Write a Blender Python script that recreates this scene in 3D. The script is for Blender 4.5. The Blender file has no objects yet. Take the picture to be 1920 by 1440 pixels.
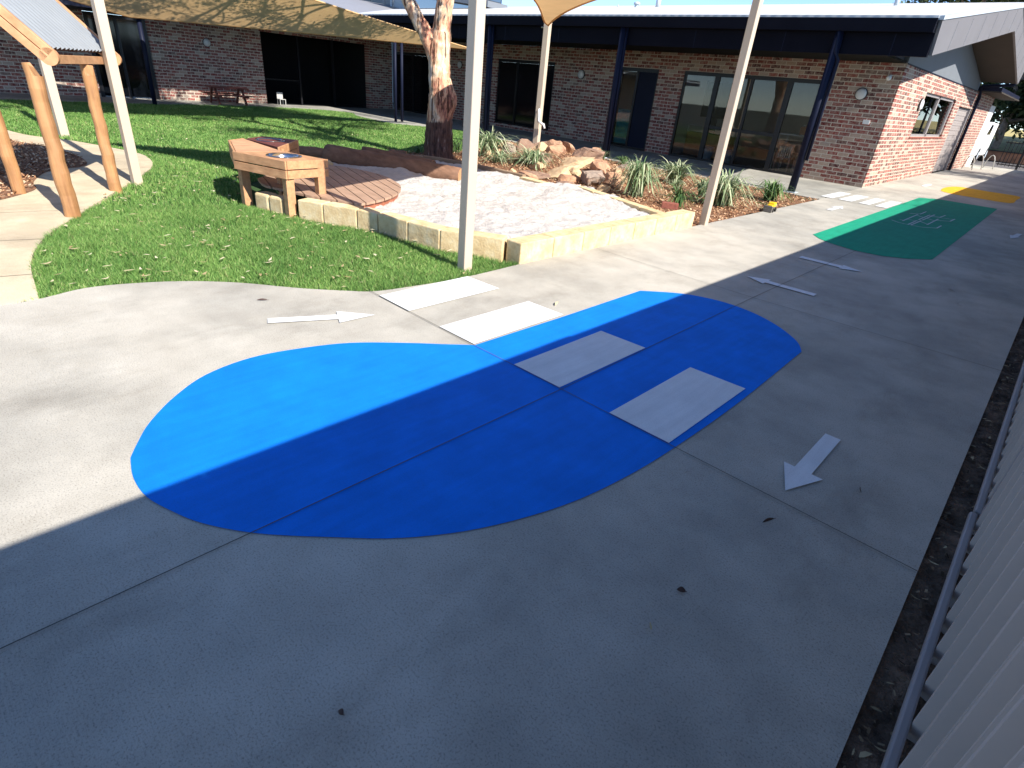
import bpy, bmesh, math, random
import numpy as np
from mathutils import Vector, Matrix
from mathutils.geometry import tessellate_polygon
R = math.radians
random.seed(7); rng = np.random.default_rng(11)
sc = bpy.context.scene
C = sc.collection

# ------------------------------------------------------------------ materials
def nm(name):
    m = bpy.data.materials.new(name); m.use_nodes = True
    nt = m.node_tree; return m, nt, nt.nodes['Principled BSDF']
def N(nt, t, **k):
    n = nt.nodes.new(t)
    for a, b in k.items():
        if a.startswith('i_'):
            n.inputs[a[2:].replace('_', ' ')].default_value = b
        else: setattr(n, a, b)
    return n
def lk(nt, a, b): nt.links.new(a, b)
def ramp(nt, stops, interp='LINEAR'):
    r = nt.nodes.new('ShaderNodeValToRGB'); cr = r.color_ramp; cr.interpolation = interp
    while len(cr.elements) < len(stops): cr.elements.new(0.5)
    for e, (p, c) in zip(cr.elements, stops):
        e.position = p; e.color = (c[0], c[1], c[2], 1)
    return r
def objco(nt, scale=(1, 1, 1), rot=(0, 0, 0)):
    tc = nt.nodes.new('ShaderNodeTexCoord'); mp = nt.nodes.new('ShaderNodeMapping')
    mp.inputs['Scale'].default_value = scale; mp.inputs['Rotation'].default_value = rot
    lk(nt, tc.outputs['Object'], mp.inputs['Vector']); return mp.outputs['Vector']
def noise(nt, co, scale, detail=4, rough=.55):
    n = N(nt, 'ShaderNodeTexNoise'); n.inputs['Scale'].default_value = scale
    n.inputs['Detail'].default_value = detail; n.inputs['Roughness'].default_value = rough
    lk(nt, co, n.inputs['Vector']); return n.outputs['Fac']
def mixc(nt, fac, a, b, mode='MIX'):
    m = nt.nodes.new('ShaderNodeMix'); m.data_type = 'RGBA'; m.blend_type = mode
    for s, v in ((0, fac), (6, a), (7, b)):
        if hasattr(v, 'is_output'): lk(nt, v, m.inputs[s])
        else: m.inputs[s].default_value = v if s == 0 else (v[0], v[1], v[2], 1)
    return m.outputs[2]
def bump(nt, p, h, dist=.01, strength=1):
    b = nt.nodes.new('ShaderNodeBump'); b.inputs['Distance'].default_value = dist
    b.inputs['Strength'].default_value = strength
    lk(nt, h, b.inputs['Height']); lk(nt, b.outputs['Normal'], p.inputs['Normal'])
def simple(name, col, rough=.7, metal=0, spec=.4, var=.15, vscale=6, bmp=0, bscale=60, stretch=(1, 1, 1)):
    m, nt, p = nm(name)
    co = objco(nt, stretch)
    f = noise(nt, co, vscale, 5)
    r = ramp(nt, [(.3, [c*(1-var) for c in col]), (.7, [min(1, c*(1+var)) for c in col])])
    lk(nt, f, r.inputs['Fac']); lk(nt, r.outputs['Color'], p.inputs['Base Color'])
    p.inputs['Roughness'].default_value = rough; p.inputs['Metallic'].default_value = metal
    p.inputs['Specular IOR Level'].default_value = spec
    if bmp: bump(nt, p, noise(nt, co, bscale, 4), bmp)
    return m

def concrete(name, c1, c2, speck=1.0, joints=False):
    m, nt, p = nm(name); co = objco(nt)
    big = noise(nt, co, .55, 6, .65); med = noise(nt, co, 3.2, 6, .6); fine = noise(nt, co, 150, 3, .75)
    stain = noise(nt, objco(nt, (1.6, .7, 1), (0, 0, .5)), 1.1, 8, .72)
    r = ramp(nt, [(.30, c1), (.70, c2)]); lk(nt, med, r.inputs['Fac'])
    r2 = ramp(nt, [(.38, (.77, .775, .78)), (.58, (1.07, 1.06, 1.05))]); lk(nt, big, r2.inputs['Fac'])
    a = mixc(nt, 1, r.outputs['Color'], r2.outputs['Color'], 'MULTIPLY')
    r3 = ramp(nt, [(.34, (.84, .83, .82)), (.47, (1, 1, 1)), (.64, (1.03, 1.03, 1.03)), (.78, (1.07, 1.06, 1.03))]); lk(nt, stain, r3.inputs['Fac'])
    a = mixc(nt, 1, a, r3.outputs['Color'], 'MULTIPLY')
    r4 = ramp(nt, [(.34, (.50, .50, .50)), (.47, (1, 1, 1)), (.72, (1.08, 1.08, 1.08))]); lk(nt, fine, r4.inputs['Fac'])
    a = mixc(nt, .8*speck, a, r4.outputs['Color'], 'MULTIPLY')
    vor = N(nt, 'ShaderNodeTexVoronoi'); vor.inputs['Scale'].default_value = 22; lk(nt, co, vor.inputs['Vector'])
    rv = ramp(nt, [(.035, (.35, .33, .3)), (.06, (1, 1, 1))]); lk(nt, vor.outputs['Distance'], rv.inputs['Fac'])
    a = mixc(nt, .55*speck, a, rv.outputs['Color'], 'MULTIPLY')
    lk(nt, a, p.inputs['Base Color'])
    p.inputs['Roughness'].default_value = .85; p.inputs['Specular IOR Level'].default_value = .3
    ad = N(nt, 'ShaderNodeMath', operation='ADD'); lk(nt, fine, ad.inputs[0])
    broom = noise(nt, objco(nt, (9, 70, 1), (0, 0, .25)), 2, 3); lk(nt, broom, ad.inputs[1])
    bump(nt, p, ad.outputs[0], .0022, .8)
    return m
def paint(name, col, var=.08, wear=.25):
    m, nt, p = nm(name); co = objco(nt)
    med = noise(nt, co, 4, 6, .65); fine = noise(nt, co, 150, 3, .75)
    r = ramp(nt, [(.3, [c*(1-var) for c in col]), (.7, [min(1, c*(1+var)) for c in col])]); lk(nt, med, r.inputs['Fac'])
    r4 = ramp(nt, [(.34, (.75, .75, .75)), (.5, (1, 1, 1))]); lk(nt, fine, r4.inputs['Fac'])
    a = mixc(nt, wear, r.outputs['Color'], r4.outputs['Color'], 'MULTIPLY')
    roll = noise(nt, objco(nt, (14, 1.2, 1), (0, 0, .1)), 1.5, 4)
    r5 = ramp(nt, [(.35, (.9, .9, .9)), (.65, (1.06, 1.06, 1.06))]); lk(nt, roll, r5.inputs['Fac'])
    a = mixc(nt, .6, a, r5.outputs['Color'], 'MULTIPLY')
    lk(nt, a, p.inputs['Base Color']); p.inputs['Roughness'].default_value = .8
    p.inputs['Specular IOR Level'].default_value = .15
    bump(nt, p, fine, .002, .7); return m

def brick(name, axis, dark=1.0):
    m, nt, p = nm(name)
    tc = nt.nodes.new('ShaderNodeTexCoord'); sp = nt.nodes.new('ShaderNodeSeparateXYZ'); cb = nt.nodes.new('ShaderNodeCombineXYZ')
    geo = nt.nodes.new('ShaderNodeNewGeometry')
    lk(nt, geo.outputs['Position'], sp.inputs[0])
    lk(nt, sp.outputs[axis], cb.inputs[0]); lk(nt, sp.outputs['Z'], cb.inputs[1])
    b = nt.nodes.new('ShaderNodeTexBrick'); lk(nt, cb.outputs[0], b.inputs['Vector'])
    for k, v in (('Scale', 1), ('Mortar Size', .0095), ('Mortar Smooth', .1), ('Brick Width', .24), ('Row Height', .086), ('Bias', 0)):
        b.inputs[k].default_value = v
    b.inputs['Color1'].default_value = (0, 0, 0, 1); b.inputs['Color2'].default_value = (1, 1, 1, 1); b.inputs['Mortar'].default_value = (.5, .5, .5, 1)
    cr = ramp(nt, [(0, (.17, .030, .028)), (.16, (.26, .058, .048)), (.30, (.10, .028, .028)), (.40, (.30, .085, .065)), (.52, (.42, .30, .23)),
                   (.62, (.20, .045, .038)), (.76, (.28, .075, .06)), (.86, (.40, .31, .25)), (.94, (.20, .12, .10))], 'CONSTANT')
    lk(nt, b.outputs['Color'], cr.inputs['Fac'])
    g = noise(nt, cb.outputs[0], 14, 5, .7)
    smear = ramp(nt, [(.42, (0, 0, 0)), (.66, (1, 1, 1))]); lk(nt, g, smear.inputs['Fac'])
    sm = N(nt, 'ShaderNodeMath', operation='MULTIPLY'); lk(nt, smear.outputs['Color'], sm.inputs[0]); sm.inputs[1].default_value = .62
    c = mixc(nt, sm.outputs[0], cr.outputs['Color'], (.50, .42, .34))
    c = mixc(nt, b.outputs['Fac'], c, (.58, .51, .42))
    f2 = noise(nt, cb.outputs[0], 60, 3); r2 = ramp(nt, [(.3, (.78, .78, .78)), (.7, (1.12, 1.12, 1.12))]); lk(nt, f2, r2.inputs['Fac'])
    c = mixc(nt, 1, c, r2.outputs['Color'], 'MULTIPLY')
    lk(nt, c, p.inputs['Base Color']); p.inputs['Roughness'].default_value = .9; p.inputs['Specular IOR Level'].default_value = .2
    inv = N(nt, 'ShaderNodeMath', operation='SUBTRACT'); inv.inputs[0].default_value = 1; lk(nt, b.outputs['Fac'], inv.inputs[1])
    ad = N(nt, 'ShaderNodeMath', operation='MULTIPLY_ADD'); lk(nt, f2, ad.inputs[0]); ad.inputs[1].default_value = .35; lk(nt, inv.outputs[0], ad.inputs[2])
    bump(nt, p, ad.outputs[0], .008, .8); return m

def wood(name, c1, c2, axis='X', scale=1.0, rough=.6):
    m, nt, p = nm(name)
    s = {'X': (1.2, 16, 16), 'Y': (16, 1.2, 16), 'Z': (16, 16, 1.2)}[axis]
    co = objco(nt, tuple(v*scale for v in s))
    f = noise(nt, co, 1.6, 7, .65); r = ramp(nt, [(.28, c1), (.72, c2)]); lk(nt, f, r.inputs['Fac'])
    k = noise(nt, objco(nt), 5, 3); r2 = ramp(nt, [(.3, (.8, .8, .8)), (.7, (1.15, 1.15, 1.15))]); lk(nt, k, r2.inputs['Fac'])
    lk(nt, mixc(nt, .8, r.outputs['Color'], r2.outputs['Color'], 'MULTIPLY'), p.inputs['Base Color'])
    p.inputs['Roughness'].default_value = rough; bump(nt, p, f, .003, .6); return m
def perisland(name, stops, rough=.8, transl=0, spec=.3, mixnoise=None):
    m, nt, p = nm(name)
    g = nt.nodes.new('ShaderNodeNewGeometry'); r = ramp(nt, stops); lk(nt, g.outputs['Random Per Island'], r.inputs['Fac'])
    c = r.outputs['Color']
    if mixnoise:
        f = noise(nt, objco(nt), mixnoise[0], 4); r2 = ramp(nt, [(.35, mixnoise[1]), (.65, mixnoise[2])]); lk(nt, f, r2.inputs['Fac'])
        c = mixc(nt, 1, c, r2.outputs['Color'], 'MULTIPLY')
    lk(nt, c, p.inputs['Base Color']); p.inputs['Roughness'].default_value = rough; p.inputs['Specular IOR Level'].default_value = spec
    if transl:
        tr = nt.nodes.new('ShaderNodeBsdfTranslucent'); lk(nt, c, tr.inputs['Color'])
        mx = nt.nodes.new('ShaderNodeMixShader'); mx.inputs[0].default_value = transl
        out = nt.nodes['Material Output']; lk(nt, p.outputs[0], mx.inputs[1]); lk(nt, tr.outputs[0], mx.inputs[2]); lk(nt, mx.outputs[0], out.inputs['Surface'])
    return m

M = {}
M['concrete'] = concrete('concrete', (.385, .36, .31), (.47, .445, .39))
M['edgecon'] = concrete('tooled_edge', (.43, .41, .36), (.50, .48, .43), .3)
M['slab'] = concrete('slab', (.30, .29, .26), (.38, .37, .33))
M['cream'] = concrete('cream_concrete', (.50, .41, .285), (.62, .52, .37), .7)
M['asphalt'] = concrete('asphalt', (.10, .095, .10), (.16, .15, .15))
M['blue'] = paint('blue_paint', (.003, .18, .72), .12, .5)
M['green'] = paint('green_paint', (.015, .29, .175), .1, .3)
M['yellow'] = paint('yellow_paint', (.78, .40, .03), .1)
M['white'] = paint('white_paint', (.72, .73, .74), .06, .55)
M['whitethin'] = paint('chalk_white', (.55, .6, .62), .15, .4)
M['joint'] = simple('dark_joint', (.075, .07, .062), .95)  # dark strips marking the slab joints
M['bluejoint'] = simple('painted_joint', (.002, .02, .12), .9)
M['brickY'] = brick('brick_front', 'X'); M['brickX'] = brick('brick_side', 'Y')
M['soil'] = simple('soil', (.055, .060, .035), .95, var=.5, vscale=9, bmp=.03, bscale=22)
M['mud'] = simple('damp_soil', (.13, .088, .060), .9, var=.6, vscale=12, bmp=.05, bscale=28)
M['mulchbase'] = simple('mulch_base', (.26, .13, .07), .95, var=.55, vscale=40, bmp=.03, bscale=60)
M['mulch'] = perisland('mulch_chips', [(0, (.14, .06, .035)), (.3, (.34, .17, .085)), (.6, (.48, .28, .155)), (.85, (.60, .41, .25)), (1, (.68, .53, .36))], .9)
M['lawnbase'] = simple('lawn_base', (.035, .085, .018), .95, var=.4, vscale=3, bmp=.02, bscale=80)
M['grass'] = perisland('grass_blades', [(0, (.052, .135, .032)), (.35, (.105, .235, .056)), (.7, (.18, .32, .085)), (.93, (.24, .38, .12)), (1, (.38, .36, .20))], .6, .15, .2,
                       (1.1, (.75, .8, .7), (1.25, 1.15, 1.1)))
M['dryleaf'] = perisland('dry_leaves', [(0, (.30, .22, .10)), (.5, (.50, .42, .24)), (1, (.66, .60, .42))], .7, .1)
M['stripleaf'] = perisland('strip_leaves', [(0, (.20, .16, .09)), (1, (.42, .36, .22))], .7)
M['deadleaf'] = perisland('dead_leaf', [(0, (.035, .018, .012)), (1, (.075, .04, .03))], .6)
M['litter'] = perisland('litter_bits', [(0, (.03, .02, .012)), (.6, (.11, .075, .045)), (1, (.28, .21, .13))], .8)
M['flax'] = perisland('flax_leaves', [(0, (.07, .15, .06)), (.3, (.17, .25, .12)), (.6, (.36, .42, .24)), (1, (.60, .62, .42))], .5, .2)
M['flaxdark'] = perisland('dark_flax_leaves', [(0, (.03, .08, .025)), (.6, (.10, .19, .06)), (1, (.26, .34, .14))], .5, .2)
M['gumleaf'] = perisland('gum_leaves', [(0, (.03, .055, .02)), (.6, (.07, .11, .04)), (1, (.12, .16, .07))], .5, .2)
M['farleaf'] = perisland('far_leaves', [(0, (.015, .028, .010)), (.5, (.04, .065, .02)), (1, (.12, .13, .05))], .6, .2)
M['steel_cream'] = simple('cream_powdercoat', (.50, .41, .315), .5, spec=.25, var=.03, vscale=2)
M['navy'] = simple('dark_blue_steel', (.010, .013, .030), .5, spec=.12, var=.1, vscale=3)
M['charcoal'] = simple('charcoal_panel', (.007, .0075, .013), .7, spec=.05, var=.12, vscale=2)
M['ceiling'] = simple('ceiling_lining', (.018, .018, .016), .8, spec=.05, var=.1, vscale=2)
M['cladding'] = simple('grey_cladding', (.15, .165, .185), .55, var=.05, vscale=2)
M['bargegrey'] = simple('barge_panel', (.15, .145, .155), .6, var=.06, vscale=2)
M['soffit'] = simple('brown_grey_soffit', (.06, .052, .045), .8, spec=.08, var=.06, vscale=2)
M['clad_light'] = simple('pale_cladding', (.42, .47, .52), .5, var=.05, vscale=2)
M['fence'] = simple('fence_sheet', (.50, .425, .375), .45, var=.06, vscale=2, spec=.4)
M['rail'] = simple('fence_rail', (.27, .25, .25), .4, var=.08, vscale=3, spec=.5)
M['blackframe'] = simple('black_frame', (.008, .008, .010), .35, var=.05)
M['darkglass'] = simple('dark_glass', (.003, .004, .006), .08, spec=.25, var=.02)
M['shadeblack'] = simple('shade_black', (.006, .006, .007), .9)  # near-black colour stands in for the deep shade of the alcove
M['whiteplastic'] = simple('white_plastic', (.75, .75, .73), .4, var=.03)
M['greyplastic'] = simple('grey_plastic', (.40, .40, .38), .5, var=.03)
M['lamp'] = simple('lamp_opal', (.62, .62, .60), .4, var=.02)
M['grille'] = simple('roller_door', (.30, .265, .25), .6, var=.05)
M['whitewall'] = simple('white_wall', (.74, .74, .71), .6, var=.03)
M['roomwall'] = simple('room_wall', (.72, .66, .56), .8, var=.04)
M['roomfloor'] = simple('room_floor', (.16, .14, .12), .5)
M['steel'] = simple('stainless', (.62, .62, .62), .18, metal=1, var=.03)
M['logend'] = wood('log_end', (.34, .15, .07), (.55, .30, .15), 'Z')
M['redbark'] = simple('red_bark_mulch', (.2, .09, .05), .9)
M['timber'] = wood('merbau_timber', (.36, .18, .085), (.56, .315, .16), 'X')
M['timberY'] = wood('merbau_timber_across', (.42, .22, .12), (.60, .35, .20), 'Y')
M['deckwood'] = wood('deck_boards', (.31, .19, .125), (.44, .295, .205), 'X')
M['deckrim'] = wood('deck_rim', (.27, .085, .045), (.36, .13, .07), 'X')
M['pinelog'] = wood('golden_log', (.24, .11, .042), (.48, .255, .11), 'Z', .55)
M['ringlog'] = wood('weathered_log', (.11, .055, .032), (.24, .13, .08), 'X', .6, .85)
M['sleeper'] = wood('timber_sleeper', (.17, .11, .07), (.30, .21, .13), 'X', .7, .8)
M['pinebeam'] = wood('pine_beam', (.42, .20, .09), (.60, .33, .17), 'X', .5)
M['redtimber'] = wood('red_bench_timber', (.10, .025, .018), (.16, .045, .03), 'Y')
M['van'] = simple('van_white', (.78, .79, .80), .3, var=.02)
M['tyre'] = simple('tyre_black', (.015, .015, .015), .8)
M['toyyellow'] = simple('toy_yellow', (.78, .52, .02), .4, var=.05)
M['toygrey'] = simple('toy_grey', (.12, .11, .10), .5)
M['redbrick'] = simple('red_paver', (.25, .08, .055), .85, var=.25, vscale=30, bmp=.003)
M['orangewall'] = simple('orange_brick', (.48, .20, .10), .85, var=.3, vscale=4)
M['drygrass'] = simple('dry_grass', (.40, .33, .13), .9, var=.35, vscale=2)
M['pink'] = simple('pink_wood', (.48, .31, .25), .6)
M['teal'] = simple('teal_board', (.03, .20, .24), .6)
M['bluebox'] = simple('blue_tub', (.30, .38, .46), .5)

# limestone, sand, rock, bark, sail, roofs
def limestone():
    m, nt, p = nm('limestone'); co = objco(nt)
    f = noise(nt, co, 7, 7, .7); r = ramp(nt, [(.25, (.36, .25, .14)), (.45, (.56, .43, .24)), (.6, (.62, .52, .33)), (.78, (.58, .54, .45))]); lk(nt, f, r.inputs['Fac'])
    g = nt.nodes.new('ShaderNodeNewGeometry'); r2 = ramp(nt, [(0, (.86, .84, .82)), (1, (1.1, 1.08, 1.04))]); lk(nt, g.outputs['Random Per Island'], r2.inputs['Fac'])
    lk(nt, mixc(nt, 1, r.outputs['Color'], r2.outputs['Color'], 'MULTIPLY'), p.inputs['Base Color']); p.inputs['Roughness'].default_value = .92
    bump(nt, p, noise(nt, co, 45, 5), .006, .8); return m
M['limestone'] = limestone()
def sandm():
    m, nt, p = nm('white_sand'); co = objco(nt)
    f = noise(nt, co, 3.5, 7, .7); r = ramp(nt, [(.25, (.40, .38, .36)), (.6, (.58, .555, .53))]); lk(nt, f, r.inputs['Fac'])
    lk(nt, r.outputs['Color'], p.inputs['Base Color']); p.inputs['Roughness'].default_value = .95
    a = noise(nt, objco(nt, (1, 1.5, 1), (0, 0, .6)), 13, 7, .7); bump(nt, p, a, .05, .9); return m
M['sand'] = sandm()
def rockm(name, c1, c2, c3):
    m, nt, p = nm(name); co = objco(nt)
    f = noise(nt, co, 4.5, 8, .7); r = ramp(nt, [(.3, c1), (.5, c2), (.7, c3)]); lk(nt, f, r.inputs['Fac'])
    lk(nt, r.outputs['Color'], p.inputs['Base Color']); p.inputs['Roughness'].default_value = .9
    bump(nt, p, noise(nt, co, 12, 8, .7), .03, .9); return m
M['rock_orange'] = rockm('orange_rock', (.24, .12, .075), (.44, .25, .15), (.54, .36, .23))
M['rock_yellow'] = rockm('yellow_rock', (.42, .26, .15), (.54, .38, .22), (.62, .48, .30))
M['rock_brown'] = rockm('brown_rock', (.13, .075, .055), (.26, .16, .11), (.36, .26, .18))
M['rock_grey'] = rockm('grey_rock', (.20, .15, .12), (.32, .25, .20), (.44, .26, .17))
def barkm():
    m, nt, p = nm('gum_bark')
    co = objco(nt, (5.0, 5.0, 1.25))
    ds = noise(nt, co, 1.3, 4, .6)
    f = noise(nt, co, 1.1, 8, .75)
    r = ramp(nt, [(.30, (.07, .030, .026)), (.38, (.22, .09, .07)), (.44, (.48, .22, .14)), (.50, (.60, .36, .22)), (.55, (.68, .52, .36)), (.62, (.58, .50, .44)), (.68, (.46, .24, .18)), (.76, (.60, .56, .50))]); lk(nt, f, r.inputs['Fac'])
    fur = noise(nt, objco(nt, (13, 13, .9)), 1.5, 4, .55)
    r2 = ramp(nt, [(.40, (.10, .06, .05)), (.45, (1, 1, 1))]); lk(nt, fur, r2.inputs['Fac'])
    c = mixc(nt, .85, r.outputs['Color'], r2.outputs['Color'], 'MULTIPLY')
    # the sail's shadow painted as a dark band on the lowest part of the trunk
    tc = nt.nodes.new('ShaderNodeTexCoord'); sp = nt.nodes.new('ShaderNodeSeparateXYZ'); lk(nt, tc.outputs['Object'], sp.inputs[0])
    w = N(nt, 'ShaderNodeMath', operation='MULTIPLY_ADD'); lk(nt, ds, w.inputs[0]); w.inputs[1].default_value = .35; lk(nt, sp.outputs['Z'], w.inputs[2])
    rz = ramp(nt, [(.0, (.0, .0, .0)), (.86, (0, 0, 0)), (.90, (1, 1, 1))]); lk(nt, w.outputs[0], rz.inputs['Fac'])
    fo = noise(nt, objco(nt, (16, 16, 3)), 1.5, 5, .6)
    ro = ramp(nt, [(.35, (.045, .022, .018)), (.62, (.16, .085, .065)), (.72, (.36, .31, .27))]); lk(nt, fo, ro.inputs['Fac'])
    c = mixc(nt, rz.outputs['Color'], ro.outputs['Color'], c)
    lk(nt, c, p.inputs['Base Color']); p.inputs['Roughness'].default_value = .75; p.inputs['Specular IOR Level'].default_value = .25
    ad = N(nt, 'ShaderNodeMath', operation='ADD'); lk(nt, f, ad.inputs[0]); lk(nt, r2.outputs['Color'], ad.inputs[1])
    bump(nt, p, ad.outputs[0], .03, .8); return m
M['bark'] = barkm()
M['limbbark'] = simple('limb_bark', (.30, .22, .17), .8, var=.5, vscale=6)
def sailm():
    m, nt, p = nm('tan_sail'); co = objco(nt)
    w = noise(nt, objco(nt, (1, 1, 1)), 2.2, 3); r = ramp(nt, [(.3, (.72, .47, .23)), (.7, (.82, .54, .27))]); lk(nt, w, r.inputs['Fac'])
    lk(nt, r.outputs['Color'], p.inputs['Base Color']); p.inputs['Roughness'].default_value = .85
    tr = nt.nodes.new('ShaderNodeBsdfTranslucent'); lk(nt, r.outputs['Color'], tr.inputs['Color'])
    mx = nt.nodes.new('ShaderNodeMixShader'); mx.inputs[0].default_value = .32
    out = nt.nodes['Material Output']; lk(nt, p.outputs[0], mx.inputs[1]); lk(nt, tr.outputs[0], mx.inputs[2]); lk(nt, mx.outputs[0], out.inputs['Surface']); return m
M['sail'] = sailm()
def zinc(name, col, rough, metal, axis='X', pitch=.076, amp=.6):
    m, nt, p = nm(name); tc = nt.nodes.new('ShaderNodeTexCoord'); sp = nt.nodes.new('ShaderNodeSeparateXYZ'); lk(nt, tc.outputs['Object'], sp.inputs[0])
    mu = N(nt, 'ShaderNodeMath', operation='MULTIPLY'); lk(nt, sp.outputs[axis], mu.inputs[0]); mu.inputs[1].default_value = 2*math.pi/pitch
    si = N(nt, 'ShaderNodeMath', operation='SINE'); lk(nt, mu.outputs[0], si.inputs[0])
    f = noise(nt, objco(nt), 2.5, 4); r = ramp(nt, [(.3, [c*.9 for c in col]), (.7, col)]); lk(nt, f, r.inputs['Fac'])
    lk(nt, r.outputs['Color'], p.inputs['Base Color']); p.inputs['Roughness'].default_value = rough; p.inputs['Metallic'].default_value = metal
    bump(nt, p, si.outputs[0], .008, amp); return m
M['roof'] = zinc('pale_roof', (.62, .62, .62), .5, .0, 'X', .2, .5)
M['roofgrey'] = zinc('weathered_roof', (.27, .27, .29), .5, .0, 'Y', .25, .6)
M['zincroof'] = simple('corrugated_zinc', (.25, .27, .29), .5, metal=.2, var=.06, vscale=5)
def glassm():
    m, nt, p = nm('tinted_glass'); out = nt.nodes['Material Output']
    t = nt.nodes.new('ShaderNodeBsdfTransparent'); t.inputs[0].default_value = (.82, .82, .80, 1)
    g = nt.nodes.new('ShaderNodeBsdfGlossy'); g.inputs['Roughness'].default_value = .01; g.inputs[0].default_value = (.9, .9, .9, 1)
    fr = nt.nodes.new('ShaderNodeFresnel'); fr.inputs[0].default_value = 1.45
    mx = nt.nodes.new('ShaderNodeMixShader'); lk(nt, fr.outputs[0], mx.inputs[0]); lk(nt, t.outputs[0], mx.inputs[1]); lk(nt, g.outputs[0], mx.inputs[2])
    lk(nt, mx.outputs[0], out.inputs['Surface']); return m
M['glass'] = glassm()
def mirrorglass():
    m, nt, p = nm('reflecting_glass'); p.inputs['Base Color'].default_value = (.02, .024, .028, 1); p.inputs['Roughness'].default_value = .02
    p.inputs['Specular IOR Level'].default_value = 1.0; p.inputs['IOR'].default_value = 2.2; return m
M['mirrorglass'] = mirrorglass()
def backdropm():
    m, nt, p = nm('leafy_backdrop'); f = noise(nt, objco(nt), 14, 5); r = ramp(nt, [(.35, (.05, .10, .03)), (.5, (.25, .33, .10)), (.65, (.55, .58, .30))]); lk(nt, f, r.inputs['Fac'])
    lk(nt, r.outputs['Color'], p.inputs['Base Color']); p.inputs['Roughness'].default_value = .5; return m
M['backdrop'] = backdropm()

# ------------------------------------------------------------------ object helpers
ROOT = {}
def wloc(o):
    while o.parent: o = o.parent
    return o.location.copy()
def tag(o, label=None, cat=None, group=None, kind=None):
    if label: o['label'] = label
    if cat: o['category'] = cat
    if group: o['group'] = group
    if kind: o['kind'] = kind
    return o
def thing(name, label, cat, loc=(0, 0, 0), group=None):
    o = bpy.data.objects.new(name, None); C.objects.link(o); o.location = loc; o.empty_display_size = .2
    return tag(o, label, cat, group)
def part(name, bm, mat, parent=None, smooth=False, label=None, bevel=0):
    me = bpy.data.meshes.new(name)
    if parent:
        bmesh.ops.translate(bm, verts=bm.verts, vec=-wloc(parent))
    bmesh.ops.recalc_face_normals(bm, faces=bm.faces)
    bm.to_mesh(me); bm.free()
    if isinstance(mat, str): mat = M[mat]
    me.materials.append(mat)
    if smooth: me.polygons.foreach_set('use_smooth', [True]*len(me.polygons))
    o = bpy.data.objects.new(name, me); C.objects.link(o)
    if parent: o.parent = parent
    if label: o['label'] = label
    if bevel:
        b = o.modifiers.new('bevel', 'BEVEL'); b.width = bevel; b.segments = 2; b.limit_method = 'ANGLE'
    return o
def single(name, bm, mat, label, cat, group=None, smooth=False, bevel=0, origin=None):
    """a thing that is one mesh, its origin at its base"""
    co = [v.co for v in bm.verts]
    if origin is None:
        origin = Vector((sum(c.x for c in co)/len(co), sum(c.y for c in co)/len(co), min(c.z for c in co)))
    bmesh.ops.translate(bm, verts=bm.verts, vec=-Vector(origin))
    o = part(name, bm, mat, None, smooth, None, bevel); o.location = origin
    return tag(o, label, cat, group)
def struct(name, bm, mat, smooth=False, kind='structure', label=None):
    o = part(name, bm, mat, None, smooth); o['kind'] = kind
    if label: o['label'] = label
    return o
def npmesh(name, verts, faces, mat, parent=None, loc=None):
    """verts (n,3), faces (m,k) same k"""
    verts = np.asarray(verts, dtype=np.float32).copy()
    off = wloc(parent) if parent else (Vector(loc) if loc is not None else Vector((0, 0, 0)))
    verts -= np.array(off, dtype=np.float32)
    faces = np.asarray(faces, dtype=np.int32); k = faces.shape[1]
    me = bpy.data.meshes.new(name); me.vertices.add(len(verts)); me.vertices.foreach_set('co', verts.ravel())
    me.loops.add(faces.size); me.loops.foreach_set('vertex_index', faces.ravel())
    me.polygons.add(len(faces)); me.polygons.foreach_set('loop_start', np.arange(0, faces.size, k, dtype=np.int32))
    me.update(calc_edges=True); me.validate()
    me.materials.append(M[mat] if isinstance(mat, str) else mat)
    o = bpy.data.objects.new(name, me); C.objects.link(o)
    if parent: o.parent = parent
    elif loc is not None: o.location = loc
    return o
def BM(): return bmesh.new()
def box(bm, x0, x1, y0, y1, z0, z1, mtx=None):
    v = [bm.verts.new(Vector(p)) for p in ((x0, y0, z0), (x1, y0, z0), (x1, y1, z0), (x0, y1, z0), (x0, y0, z1), (x1, y0, z1), (x1, y1, z1), (x0, y1, z1))]
    for f in ((0, 3, 2, 1), (4, 5, 6, 7), (0, 1, 5, 4), (1, 2, 6, 5), (2, 3, 7, 6), (3, 0, 4, 7)): bm.faces.new([v[i] for i in f])
    if mtx is not None: bmesh.ops.transform(bm, matrix=mtx, verts=v)
    return bm
def B(*a, **k): return box(BM(), *a, **k)
def prism(bm, pts, z0, z1, mtx=None):
    """extruded polygon, pts in xy (may be concave)"""
    n = len(pts)
    a = [bm.verts.new((p[0], p[1], z0)) for p in pts]; b = [bm.verts.new((p[0], p[1], z1)) for p in pts]
    for t in tessellate_polygon([[Vector((p[0], p[1], 0)) for p in pts]]):
        try: bm.faces.new([b[i] for i in t])
        except ValueError: pass
        try: bm.faces.new([a[i] for i in reversed(t)])
        except ValueError: pass
    for i in range(n):
        j = (i+1) % n; bm.faces.new((a[i], a[j], b[j], b[i]))
    if mtx is not None: bmesh.ops.transform(bm, matrix=mtx, verts=a+b)
    return bm
def sheet(pts, z, thick=None):
    bm = BM(); v = [bm.verts.new((p[0], p[1], z)) for p in pts]
    for t in tessellate_polygon([[Vector((p[0], p[1], 0)) for p in pts]]):
        f = bm.faces.new([v[i] for i in t])
    bm.normal_update()
    for f in bm.faces:
        if f.normal.z < 0: f.normal_flip()
    return bm
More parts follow.
